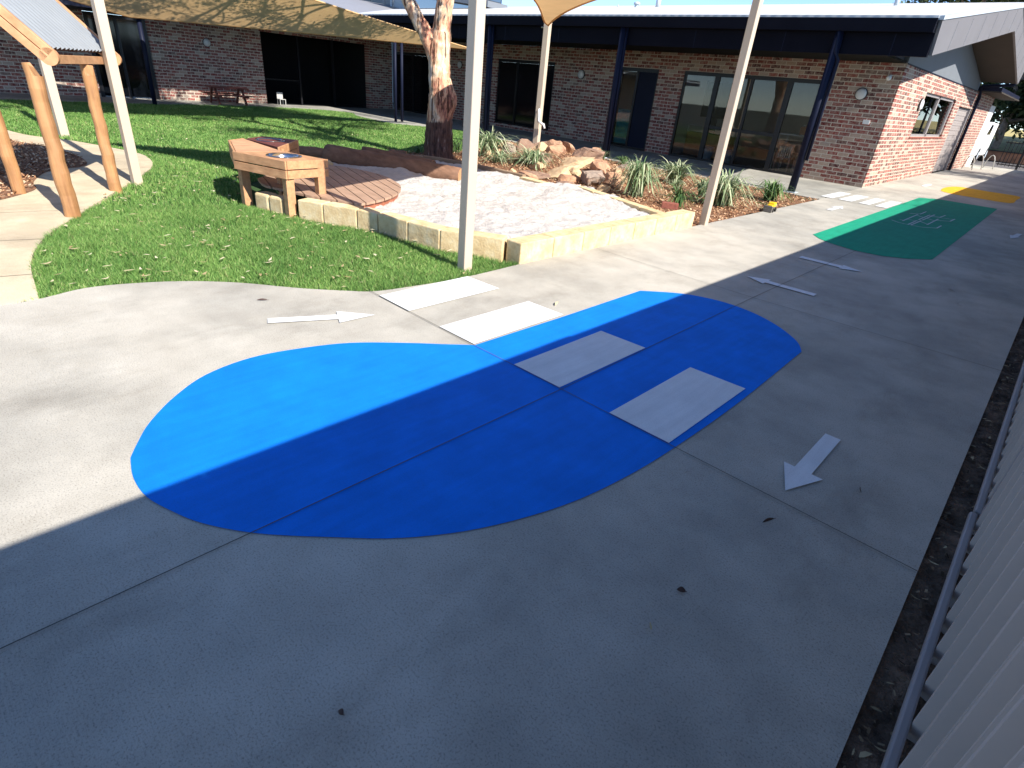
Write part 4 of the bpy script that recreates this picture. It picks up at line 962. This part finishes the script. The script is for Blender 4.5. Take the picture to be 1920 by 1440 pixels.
starts = [(gp(3.2, .07), (.3, -.6, .6), 2.0), (gp(4.0, .15), (.6, .3, .6), 1.9), (gp(4.0, .15), (-.6, .7, .5), 2.2), (gp(5.0, .22), (-.3, -.7, .6), 2.1), (gp(6.0, .35), (.1, .2, 1), 1.8), (gp(3.5, -.98), (-.8, -.2, .5), 2.2), (gp(4.2, -1.25), (-.3, -.9, .4), 2.4), (gp(5.0, -1.6), (-.9, .4, .4), 2.1), (gp(5.6, -2.0), (-.5, -.6, .5), 2.0), (gp(5.0, .22), (-.7, .6, .5), 2.0), (gp(3.2, .07), (-.5, .9, .35), 2.2), (gp(5.0, -1.6), (-.9, -.5, .25), 3.2), (gp(4.2, -1.25), (-.8, .1, .3), 3.0), (gp(6.0, .35), (-.8, -.5, .5), 3.0), (gp(6.0, .35), (-.5, .8, .4), 2.8), (gp(5.6, -2.0), (-.2, -1, .2), 3.2), (gp(5.6, -2.0), (-1, .2, .1), 3.2)]
for s, d, L in starts: grow(segs, lv, s, Vector(d).normalized(), L, .055, 2, rnd)
lv = [p for p in lv if p.z > 4.0]
bm = BM()
for P, Rr in segs:
    if min(q.z for q in P) > 3.1: tube(bm, P, Rr, 6)
part('limbs', bm, 'limbbark', gt, smooth=True)
V, Fc = leafcloud(lv, 85, (.24, .24, .16), .17, .046, 5)
npmesh('crown', V, Fc, 'gumleaf', gt)

def tree(x, y, hgt, rad, lb, seed, cat='tree', grp='trees beyond the far gate', leaf=.24, per=40, base=.35, mat='farleaf', depth=2):
    t = thing('tree', lb, cat, (x, y, 0), grp); r = random.Random(seed)
    P = [Vector((x+r.uniform(-.1, .1)*k, y+r.uniform(-.1, .1)*k, hgt*.62*k/5-.1)) for k in range(6)]; R0 = hgt*.028
    bm = BM(); tube(bm, P, [R0*(1-.12*k) for k in range(6)], 9); sg = []; lv = []
    for k in range(9):
        s = P[r.choice((2, 3, 4, 5))]; a = r.uniform(0, 6.28)
        s = P[min(5, 1+k//2)] if base < .2 else (P[4] if s.z < hgt*base*.7 else s)
        grow(sg, lv, s, Vector((math.cos(a), math.sin(a), r.uniform(.25, .9))).normalized(), rad*.75, R0*.45, depth, r)
    for PP, Rr in sg: tube(bm, PP, Rr, 5)
    part('trunk', bm, 'limbbark', t, smooth=True)
    V, Fc = leafcloud(lv, per, (rad*.13, rad*.13, rad*.11), leaf, leaf*.4, seed, .4); npmesh('crown', V, Fc, mat, t)
    return t
tree(-4.2, 45.5, 8, 3.6, 'dark leafy tree behind the white van beyond the gate', 1, per=110, leaf=.42, base=.1)
tree(-.3, 44, 8, 3.6, 'dark tree with visible trunk behind the gate', 2, per=110, leaf=.42, base=.1)
tree(3.6, 44.5, 8.5, 3.8, 'bushy dark tree to the right behind the gate', 9, per=100, leaf=.42, base=.1)
tree(-8.8, 52, 10, 5, 'tree rising behind the far end of the brick wall', 3, per=50, leaf=.45)
tree(6.5, 50, 9, 4.5, 'tree at the far right beyond the fence line', 4, per=50, leaf=.45)
tree(5.0, 27.0, 7.4, 2.6, 'thin tree behind the metal fence shading the far path', 5, grp='trees behind the metal fence', per=22, leaf=.2)
tree(5.6, 13.6, 6.6, 1.7, 'small sparse tree behind the metal fence', 6, grp='trees behind the metal fence', per=12, leaf=.16)
tree(16.5, 31, 9, 3.6, 'broad tree far behind the metal fence', 7, grp='trees behind the metal fence', per=40, leaf=.3)
tree(15.5, 40, 8, 3.4, 'second broad tree far behind the metal fence', 8, grp='trees behind the metal fence', per=40, leaf=.3)

# ------------------------------------------------------------------ main brick building
bld = thing('brick_building', 'red brick childcare building with pale metal roof and dark veranda', 'building', (-3.557, 15.83, 0))
WX, WY, ZB = -3.557, 15.83, 2.56
def frontwall(x0, x1, z0, z1): part('brick_wall', B(x0, x1, WY, WY+.22, z0, z1), 'brickY', bld)
bm = BM()
ops = [(-22.1, -18.6, .0, 2.14), (-16.02, -13.42, .12, 2.14), (-10.89, -9.58, 0, 2.14), (-8.785, -5.0, 0, 2.15)]
xs = -22.1
for a, b, z0, z1 in ops:
    if a > xs: box(bm, xs, a, WY, WY+.22, 0, ZB)
    box(bm, a, b, WY, WY+.22, z1, ZB)
    if z0 > .05: box(bm, a, b, WY, WY+.22, 0, z0)
    xs = b
box(bm, xs, WX, WY, WY+.22, 0, ZB); part('front_wall', bm, 'brickY', bld)
# side wall with window and roller door openings
bm = BM(); W_ = .22
def sbox(y0, y1, z0, z1): box(bm, WX-W_, WX-.001, y0, y1, z0, z1)
sbox(WY+.221, 18.82, 0, ZB); sbox(18.82, 23.25, 0, 1.12); sbox(18.82, 23.25, 2.16, ZB); sbox(23.25, 24.15, 0, ZB); sbox(24.15, 26.95, 2.02, ZB); sbox(26.95, 31.3, 0, ZB)
part('side_wall', bm, 'brickX', bld)
part('white_panel', B(WX-.22, WX-.001, 31.3, 32.7, 0, 2.3), 'whitewall', bld)
# gable cladding above the brick
SL = .1523; zs = lambda y: 2.49+SL*(y-12.85) if y < 20.86 else 3.71-.159*(y-20.86)
prof = [(15.84, ZB+.002), (26.4, ZB+.002), (26.4, zs(26.4)-.01), (20.86, 3.70), (15.84, zs(15.84)-.01)]
mg = Matrix(((0, 0, 1, WX-.10), (1, 0, 0, 0), (0, 1, 0, 0), (0, 0, 0, 1)))
part('gable_cladding', prism(BM(), prof, 0, .10, mg), 'cladding', bld)
part('flashing', B(WX-.02, WX+.012, 15.86, 26.4, ZB-.012, ZB+.012), 'navy', bld)
# barge fascia at the gable (X = -2.57) with panel joints
VX = -2.57
prof = [(12.85, 2.492), (20.86, 3.712), (26.4, 2.829), (26.6, 3.31), (20.6, 4.26), (12.66, 3.02)]
mv = Matrix(((0, 0, 1, VX-.05), (1, 0, 0, 0), (0, 1, 0, 0), (0, 0, 0, 1)))
part('barge_fascia', prism(BM(), prof, 0, .05, mv), 'bargegrey', bld)
bm = BM()
for yy in np.arange(13.9, 26, 1.2):
    z0 = zs(yy)+.01; z1 = (3.02+.156*(yy-12.66) if yy < 20.6 else 4.26-.158*(yy-20.6))-.10
    box(bm, VX, VX+.003, yy, yy+.012, z0, z1)
part('panel_joint', bm, 'cladding', bld)
prof = [(12.62, 2.98), (12.62, 3.04), (20.6, 4.29), (26.66, 3.34), (26.66, 3.26), (20.6, 4.18)]
part('barge_cap', prism(BM(), prof, 0, .075, Matrix(((0, 0, 1, VX-.055), (1, 0, 0, 0), (0, 1, 0, 0), (0, 0, 0, 1)))), 'clad_light', bld)
# verge soffit
prof = [(12.9, 2.505), (20.86, 3.717), (26.38, 2.84), (26.38, 2.88), (20.86, 3.757), (12.9, 2.545)]
part('verge_soffit', prism(BM(), prof, 0, VX-.052-(WX-.3), Matrix(((0, 0, 1, WX-.3), (1, 0, 0, 0), (0, 1, 0, 0), (0, 0, 0, 1)))), 'soffit', bld)
# roof planes
bm = BM()
def roofquad(x0, x1, y0, z0, y1, z1, th=.05):
    v = [bm.verts.new(p) for p in ((x0, y0, z0), (x1, y0, z0), (x1, y1, z1), (x0, y1, z1))]; w2 = [bm.verts.new((x.co.x, x.co.y, x.co.z-th)) for x in v]
    bm.faces.new(v); bm.faces.new(w2[::-1])
    for i in range(4): bm.faces.new((v[i], w2[i], w2[(i+1) % 4], v[(i+1) % 4]))
roofquad(-26, VX-.056, 12.6, 3.04, 20.6, 4.29); roofquad(-26, VX-.056, 20.6, 4.29, 26.64, 3.34)
part('roof', bm, 'roof', bld)
# front gutter, fascia panel, ceiling
part('gutter', B(-19.0, VX-.056, 12.56, 12.66, 2.80, 3.0), 'charcoal', bld)
part('fascia', B(-19.0, VX-.053, 12.74, 12.84, 2.46, 2.81), 'charcoal', bld)
bm = BM()
for xx in np.arange(-18.4, -3, 1.9): box(bm, xx, xx+.012, 12.736, 12.741, 2.45, 2.79)
part('fascia_joint', bm, 'navy', bld)
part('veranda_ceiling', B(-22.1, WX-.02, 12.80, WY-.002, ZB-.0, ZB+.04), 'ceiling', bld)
# columns
for cxp in (-4.09, -8.80, -13.2):
    bm = BM(); tube(bm, [(cxp, 12.68, -.05), (cxp, 12.68, 2.80)], .075, 24); c_ = part('veranda_column', bm, 'navy', bld, smooth=True)
    part('base_plate', B(cxp-.11, cxp+.11, 12.57, 12.79, .0, .014), 'clad_light', c_)
    bm = BM(); tube(bm, [(cxp+.115, 12.66, .62), (cxp+.115, 12.66, 2.35), (cxp+.03, 12.62, 2.48), (cxp+.01, 12.6, 2.8)], .03, 10) if cxp > -5 else tube(bm, [(cxp+.105, 12.68, .02), (cxp+.105, 12.68, 2.8)], .028, 10)
    part('downpipe', bm, 'navy', bld, smooth=True)
# glazed sliding doors
def frame(parent, x0, x1, z0, z1, mull, y=WY+.03, t=.055, mat='blackframe', sill=True):
    bm = BM(); d = .07
    box(bm, x0, x1, y, y+d, z1-t*1.6, z1); box(bm, x0, x0+t, y, y+d, z0, z1-t*1.6); box(bm, x1-t, x1, y, y+d, z0, z1-t*1.6)
    if sill: box(bm, x0+t, x1-t, y, y+d, z0, z0+.05)
    for mx_, mw in mull: box(bm, mx_-mw/2, mx_+mw/2, y-.004, y+d-.004, z0+.05, z1-t*1.6)
    return part('door_frame', bm, mat, parent)
fr = frame(bld, -8.785, -5.0, 0, 2.15, [(-7.81, .13), (-6.86, .07), (-5.90, .13)])
for a, b in ((-8.73, -7.875), (-7.745, -6.895), (-6.825, -5.965), (-5.835, -5.055)):
    part('pane', B(a, b, WY+.062, WY+.066, .05, 2.06), 'glass', fr)
part('door_rail', B(-7.745, -5.965, WY+.045, WY+.085, .82, .90), 'blackframe', fr)
fr = frame(bld, -10.89, -9.58, 0, 2.14, [(-10.28, .07)])
part('pane', B(-10.83, -10.32, WY+.062, WY+.066, .05, 2.05), 'glass', fr)
part('door_leaf', B(-10.24, -9.64, WY+.05, WY+.09, .02, 2.05), 'navy', fr)
part('teal_notice', B(-10.80, -10.36, WY+.10, WY+.108, .1, 1.05), 'teal', fr)
fr = frame(bld, -16.02, -13.42, .12, 2.14, [(-15.1, .07), (-14.1, .07)])
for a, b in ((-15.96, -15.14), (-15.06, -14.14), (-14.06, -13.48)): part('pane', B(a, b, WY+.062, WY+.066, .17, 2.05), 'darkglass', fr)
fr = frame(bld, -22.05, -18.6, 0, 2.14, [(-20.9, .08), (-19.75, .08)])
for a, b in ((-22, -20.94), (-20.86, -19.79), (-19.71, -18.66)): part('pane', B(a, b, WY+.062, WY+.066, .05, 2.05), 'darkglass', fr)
# room behind the sliding doors
part('room_shell', B(-12.05, -3.80, 24.0, 24.1, 0, 2.56), 'roomwall', bld)
part('room_floor', B(-12, -3.78, WY+.22, 24.0, -.02, .0), 'roomfloor', bld); part('room_ceiling', B(-12, -3.78, WY+.22, 24.0, 2.561, 2.6), 'whitewall', bld)
part('room_wall', B(-12.05, -12, WY+.23, 24.0, 0, 2.56), 'roomwall', bld)
part('room_wall', B(-9.2, -9.1, WY+.23, 18.2, 0, 2.56), 'whitewall', bld); part('room_wall', B(-6.4, -4.8, 19.4, 19.5, 0, 2.56), 'roomwall', bld)
# side window
wf = BM(); y0, y1, z0, z1 = 18.82, 23.25, 1.12, 2.16
for a in ((y0, y1, z1-.07, z1), (y0, y1, z0, z0+.06), (y0, y0+.08, z0, z1), (y1-.12, y1, z0, z1), (20.9, 21.05, z0, z1)): box(wf, WX-.12, WX-.05, a[0], a[1], a[2]+.0005, a[3]-.0005)
wf = part('window', wf, 'rail', bld)
part('pane', B(WX-.09, WX-.085, y0+.08, 20.9, z0+.06, z1-.07), 'glass', wf); part('pane', B(WX-.09, WX-.085, 21.05, y1-.12, z0+.06, z1-.07), 'glass', wf)
part('sill', B(WX-.05, WX+.02, y0-.05, y1+.05, z0-.04, z0-.001), 'redbrick', wf)
# roller door
rd = BM()
for k in range(26): 
    z_ = .005+k*.077; box(rd, WX-.13, WX-.10+.012*(k % 2), 24.55, 26.75, z_, z_+.074)
rd = part('roller_door', rd, 'grille', bld)
part('door_frame', B(WX-.2, WX-.02, 24.15, 24.35, 0, 2.02), 'brickX', rd)
part('door_jamb', B(WX-.14, WX-.02, 26.75, 26.95, 0, 2.02), 'rail', rd)
# rear gutter and downpipe
bm = BM(); tube(bm, [(VX-.02, 26.5, 2.92), (VX-.1, 26.5, 2.80), (WX+.05, 26.55, 2.72), (WX+.06, 26.9, 2.4), (WX+.06, 27.1, 0)], .05, 10); part('downpipe', bm, 'navy', bld, smooth=True)
part('rear_roof', B(-12, WX+.62, 26.66, 32.9, 2.60, 2.72), 'navy', bld)  # dark blue here stands in for the verge's shade on this edge
part('rear_ceiling_trim', B(WX, WX+.64, 26.66, 32.92, 2.56, 2.598), 'soffit', bld)
# wall lamps, camera, switch
def roundlamp(pos, nrm_, r, parent):
    p = Vector(pos); n_ = Vector(nrm_); bm = BM(); tube(bm, [p, p+n_*.03], r*1.12, 28); b_ = part('wall_lamp', bm, 'blackframe', parent)
    bm = BM(); tube(bm, [p+n_*.03, p+n_*.05, p+n_*.075], [r, r*.95, r*.6], 28); part('diffuser', bm, 'lamp', b_, smooth=True)
roundlamp((-4.25, WY, 1.925), (0, -1, 0), .115, bld); roundlamp((-12.3, WY, 1.86), (0, -1, 0), .115, bld); roundlamp((WX, 18.5, 1.86), (1, 0, 0), .13, bld); roundlamp((-18.0, WY, 1.85), (0, -1, 0), .11, bld)
bm = BM(); bmesh.ops.create_icosphere(bm, subdivisions=2, radius=.055, matrix=Matrix.Translation((-3.80, WY-.06, 2.27))); box(bm, -3.84, -3.76, WY-.05, WY-.002, 2.26, 2.33); part('security_camera', bm, 'whiteplastic', bld, smooth=True)
part('switch_plate', B(-4.02, -3.88, WY-.02, WY-.001, 1.33, 1.42), 'whiteplastic', bld)
# roof vents
for x, r_, top in ((-11.68, .075, 4.28), (-12.48, .07, 4.04), (-13.22, .03, 4.03), (-4.87, .055, 4.18)):
    z0 = 3.04+.156*(18.5-12.6)-.05; bm = BM(); tube(bm, [(x, 18.5, z0), (x, 18.5, top)], r_, 16); v_ = part('roof_vent', bm, 'clad_light', bld, smooth=True)
    if r_ > .04:
        bm = BM(); tube(bm, [(x, 18.5, top-.01), (x, 18.5, top+.04), (x, 18.5, top+.07)], [r_*1.5, r_*1.45, r_*.7], 16); part('cowl', bm, 'clad_light', v_, smooth=True)

# things inside the room
def kidchair(x, y, rz, lb):
    t = thing('chair', lb, 'chair', (x, y, 0), 'slatted chairs inside the glass doors'); m = Matrix.Translation((x, y, 0)) @ Matrix.Rotation(rz, 4, 'Z')
    part('seat', B(-.2, .2, -.2, .2, .32, .35, mtx=m), 'pink', t)
    for a in (-.18, .18):
        for b in (-.18, .18): part('leg', B(a-.018, a+.018, b-.018, b+.018, 0, .32 if b < 0 else .66, mtx=m), 'pink', t)
    for k in range(6): part('back_slat', B(-.15+k*.055, -.125+k*.055, .17, .185, .35, .66, mtx=m), 'whitewall', t)
    part('back_rail', B(-.2, .2, .165, .195, .62, .68, mtx=m), 'pink', t)
kidchair(-5.75, 16.6, 3.14, 'left slatted pink wooden chair behind the glass doors'); kidchair(-5.25, 16.65, 3.1, 'right slatted pink wooden chair behind the glass doors')
t = thing('table', 'low pale table behind the slatted chairs inside the room', 'table', (-5.6, 17.4, 0)); part('table_top', B(-6.3, -4.9, 17.0, 17.8, .86, .90), 'whitewall', t)
for a in (-6.25, -4.95):
    for b in (17.05, 17.75): part('leg', B(a-.025, a+.025, b-.025, b+.025, 0, .86), 'whitewall', t)
t = thing('tray', 'pale timber tray box on the table inside the room', 'box', (-5.45, 17.2, .9)); bm = BM(); box(bm, -5.75, -5.15, 17.05, 17.35, .902, .92); box(bm, -5.75, -5.15, 17.05, 17.07, .92, 1.10); box(bm, -5.75, -5.15, 17.33, 17.35, .92, 1.1); part('tray_body', bm, 'pinebeam', t)
bm = BM(); [box(bm, -5.72+k*.11, -5.65+k*.11, 17.1, 17.3, .921, 1.14+.02*(k % 3)) for k in range(5)]; part('contents', bm, 'whitewall', t)
single('backdrop', B(-6.15, -5.05, 19.36, 19.398, 1.45, 2.0), 'backdrop', 'leafy green picture hanging on the wall inside the glass doors', 'backdrop')  # board added for the leaf-green patch behind the glass
t = thing('television', 'dark wall screen seen through the left glass door', 'screen', (-8.4, 16.9, .95)); part('screen', B(-8.9, -7.95, 17.5, 17.55, 1.05, 2.0), 'darkglass', t); part('stand', B(-8.5, -8.35, 17.5, 17.56, 0, 1.05), 'blackframe', t)
for (x, lb) in ((-7.95, 'pale blue tub on the floor by the left door mullion'), (-7.35, 'white tub on the floor behind the glass doors')):
    bm = BM(); tube(bm, [(x, 16.5, 0), (x, 16.5, .16), (x, 16.5, .34)], [.15, .18, .2], 18); single('tub', bm, 'bluebox', lb, 'tub')
t = thing('shelf', 'low shelf with small toys inside the left glass door', 'shelf', (-8.3, 17.2, 0)); part('shelf_board', B(-9.0, -7.6, 17.1, 17.4, .80, .83), 'whitewall', t); part('cabinet', B(-9.0, -7.6, 17.1, 17.4, 0, .62), 'pinebeam', t); part('upright', B(-9.0, -8.97, 17.1, 17.4, .62, .80), 'whitewall', t); part('upright', B(-7.63, -7.6, 17.1, 17.4, .62, .80), 'whitewall', t)

# ------------------------------------------------------------------ left brick wing
lw = thing('brick_wing', 'shaded brick wing with a dark flat canopy across the back of the lawn', 'building', (-22.1, 6, 0))
LX = -22.1
bm = BM()
for a, b in ((-6, 5.13), (6.75, 10.25), (14.55, 15.70)): box(bm, LX-.22, LX, a, b, 0, 2.6)
box(bm, LX-.22, LX, 5.13, 6.75, 2.2, 2.6); box(bm, LX-.22, LX, 10.25, 14.55, 2.25, 2.6)
part('wall', bm, 'brickX', lw)
fr = BM()
for a in ((5.15, 6.73, 2.1, 2.19), (5.15, 5.25, 0, 2.1), (6.63, 6.73, 0, 2.1), (5.9, 5.98, 0, 2.1)): box(fr, LX-.12, LX-.05, *a)
fr = part('door_frame', fr, 'blackframe', lw); part('pane', B(LX-.1, LX-.095, 5.25, 6.63, .03, 2.1), 'darkglass', fr)
part('alcove', B(LX-3.2, LX-3.1, 10.0, 14.8, 0, 2.6), 'shadeblack', lw)
part('alcove_side', B(LX-3.1, LX-.22, 10.15, 10.25, 0, 2.6), 'shadeblack', lw); part('alcove_side', B(LX-3.1, LX-.22, 14.55, 14.65, 0, 2.6), 'shadeblack', lw)
part('alcove_floor', B(LX-3.1, LX-.0, 10.25, 14.55, -.03, .002), 'shadeblack', lw); part('alcove_ceiling', B(LX-3.1, LX-.22, 10.25, 14.55, 2.56, 2.6), 'shadeblack', lw)
for yy in (11.6, 13.0): part('alcove_frame', B(LX-.14, LX-.05, yy, yy+.06, 0, 2.25), 'blackframe', lw)
part('alcove_rail', B(LX-.13, LX-.06, 10.25, 11.6, .78, .82), 'blackframe', lw)
roundlamp((LX, 8.43, 1.73), (1, 0, 0), .11, lw)
# canopy with rounded end
bm = BM(); pr_ = [(-19.72, -6), (-19.72, 5.95)]+[(-20.02+.30*math.cos(t), 5.95+.30*math.sin(t)) for t in np.linspace(0, math.pi/2, 8)]+[(-22.0, 6.2), (-22.0, -6)]
part('canopy', prism(bm, pr_, 2.20, 2.50), 'navy', lw)
part('canopy_highlight', B(-19.719, -19.71, -6, 5.7, 2.36, 2.44), 'clad_light', lw)  # pale strip paints a highlight along the canopy edge
bm = BM(); tube(bm, [(-20, 5.93, -.05), (-20, 5.93, 2.22)], .06, 14); part('canopy_column', bm, 'navy', lw, smooth=True)
bm = BM()
for xx, yy in ((-16.72, 12.0), (-16.72, 12.25)): tube(bm, [(xx, yy, -.05), (xx, yy, 2.56)], .045, 12)
part('veranda_column', bm, 'navy', lw, smooth=True)
# sunlit eave and roof of the wing
part('eave_gutter', B(-19.16, -19.05, 7.2, 12.62, 2.68, 2.84), 'clad_light', lw)
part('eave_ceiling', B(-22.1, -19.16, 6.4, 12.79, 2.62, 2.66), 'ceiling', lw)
bm = BM(); v = [bm.verts.new(p) for p in ((-19.03, 7.0, 2.85), (-19.03, 12.63, 2.85), (-27, 20.6, 4.2), (-30, 7.0, 4.35))]; w2 = [bm.verts.new((x.co.x, x.co.y, x.co.z-.05)) for x in v]
bm.faces.new(v); bm.faces.new(w2[::-1]); [bm.faces.new((v[i], w2[i], w2[(i+1) % 4], v[(i+1) % 4])) for i in range(4)]
part('roof', bm, 'roofgrey', lw)
# clerestory hall behind both wings
hall = thing('hall', 'taller grey clad hall rising behind the roofs with a skillion roof', 'building', (-27, 20, 0))
part('clad_wall', B(-42, -26.75, 19.0, 19.3, 0, 5.6), 'cladding', hall)
bm = BM()
for xx in np.arange(-41, -27, 1.25): box(bm, xx, xx+.02, 18.993, 18.999, 3.4, 5.6)
part('clad_joint', bm, 'navy', hall)
part('corner_trim', B(-26.75, -26.62, 18.95, 19.3, 0, 5.6), 'clad_light', hall)
part('pale_wall', B(-26.62, -25.3, 19.05, 19.3, 0, 5.6), 'clad_light', hall)
wn = part('clerestory_frame', B(-25.3, -25.2, 19.0, 19.3, 3.2, 5.6), 'navy', hall)
part('pane', B(-25.2, -19.4, 19.1, 19.15, 3.4, 5.4), 'mirrorglass', hall)
bm = BM(); prof = [(-25.9, 4.62), (-18.9, 3.92), (-18.9, 4.12), (-25.9, 5.2)]
part('skillion_eave', prism(bm, prof, -19.0, -17.9, Matrix(((1, 0, 0, 0), (0, 0, -1, 0), (0, 1, 0, 0), (0, 0, 0, 1)))), 'cladding', hall)

# ------------------------------------------------------------------ furniture at the back wall
t = thing('picnic_table', 'dark red timber picnic table against the shaded back wall', 'table', (-21.3, 8.5, 0))
part('table_top', B(-21.55, -21.0, 7.95, 9.15, .47, .51), 'redtimber', t)
for x in (-21.8, -20.75): part('bench_seat', B(x-.11, x+.11, 7.95, 9.15, .27, .30), 'redtimber', t)
for y in (8.12, 8.98):
    for s in (-1, 1):
        bm = BM(); beam(bm, (-21.28+s*.38, y, 0), (-21.28+s*.12, y, .47), .06, .05); part('leg', bm, 'redtimber', t)
    part('brace', B(-21.85, -20.7, y-.02, y+.02, .22, .27), 'redtimber', t)
t = thing('chair', 'tiny pale chair by the dark opening of the back wall', 'chair', (-21.95, 10.72, 0))
cx_, cy2 = -21.95, 10.72
part('seat', B(cx_-.11, cx_+.11, cy2-.11, cy2+.11, .17, .19), 'greyplastic', t); part('backrest', B(cx_-.12, cx_-.10, cy2-.11, cy2+.11, .19, .40), 'greyplastic', t)  # white chair coloured grey so that it looks dim, as in shade
for a in (-.1, .1):
    for b in (-.1, .1): part('leg', B(cx_+a-.01, cx_+a+.01, cy2+b-.01, cy2+b+.01, 0, .17), 'greyplastic', t)

# ------------------------------------------------------------------ far end: gate, van, racks, wall
g = thing('palisade_gate', 'black steel palisade gate closing the far end of the path', 'gate', (-1.3, 34, 0))
bm = BM()
for x in np.arange(-2.75, 2.8, .13): box(bm, x, x+.022, 33.99, 34.01, .08, 1.12)
part('bars', bm, 'blackframe', g)
for z in (.12, 1.0): part('rail', B(-2.8, 2.8, 33.985, 34.015, z, z+.045), 'blackframe', g)
for x in (-2.05, -1.15, 1.2): part('gate_post', B(x-.04, x+.04, 33.95, 34.05, 0, 2.6 if x < 0 else 1.6), 'blackframe', g)
ow = thing('brick_wall', 'low orange brick wall beyond the road', 'wall', (0, 41, 0)); part('wall_body', B(-7, 9, 40.6, 40.9, 0, .46), 'orangewall', ow); part('coping', B(-7, 9, 40.55, 40.95, .46, .50), 'soffit', ow)
van = thing('white_van', 'white van parked at the far end beside the brick wall', 'van', (-4.0, 36.3, 0))
prof = [(34.6, .3), (38.4, .3), (38.4, 1.72), (35.9, 1.75), (35.25, 1.2), (34.6, 1.0)]
part('body', prism(BM(), prof, 0, 1.8, Matrix(((0, 0, 1, -5.55), (1, 0, 0, 0), (0, 1, 0, 0), (0, 0, 0, 1)))), 'van', van, bevel=.06)
prof = [(35.45, 1.22), (36.6, 1.22), (36.6, 1.62), (35.95, 1.64)]
part('side_window', prism(BM(), prof, 0, .01, Matrix(((0, 0, 1, -3.751), (1, 0, 0, 0), (0, 1, 0, 0), (0, 0, 0, 1)))), 'darkglass', van)
bm = BM(); v = [bm.verts.new(p) for p in ((-5.4, 35.24, 1.21), (-3.9, 35.24, 1.21), (-3.9, 35.86, 1.735), (-5.4, 35.86, 1.735))]; bm.faces.new(v); part('windscreen', bm, 'darkglass', van)
for y in (35.4, 38.3):
    for x in (-5.5, -3.91):
        bm = BM(); tube(bm, [(x-.02, y, .32), (x+.18, y, .32)], .32, 20); w_ = part('wheel', bm, 'tyre', van); bm = BM(); tube(bm, [(x+.18, y, .32), (x+.19, y, .32)], .18, 16); part('rim', bm, 'clad_light', w_)
part('bumper', B(-5.45, -3.8, 34.5, 34.62, .3, .55), 'rail', van)
for x in (-5.3, -4.0): part('headlight', B(x-.12, x+.12, 34.575, 34.6, .7, .85), 'lamp', van)
for i, (x, y, lb) in enumerate(((-3.25, 29.4, 'white tubular hoop nearest along the far brick wall'), (-3.1, 30.7, 'white tubular hoop in the middle by the far wall'), (-2.85, 32.0, 'white tubular hoop farthest towards the gate'))):
    bm = BM(); tube(bm, [(x-.17, y, 0), (x-.12, y, .34), (x-.06, y, .48), (x, y, .52), (x+.06, y, .48), (x+.12, y, .34), (x+.17, y, 0)], .016, 8)
    single('hoop_rail', bm, 'greyplastic', lb, 'rail', 'white hoops beside the far wall', smooth=True)
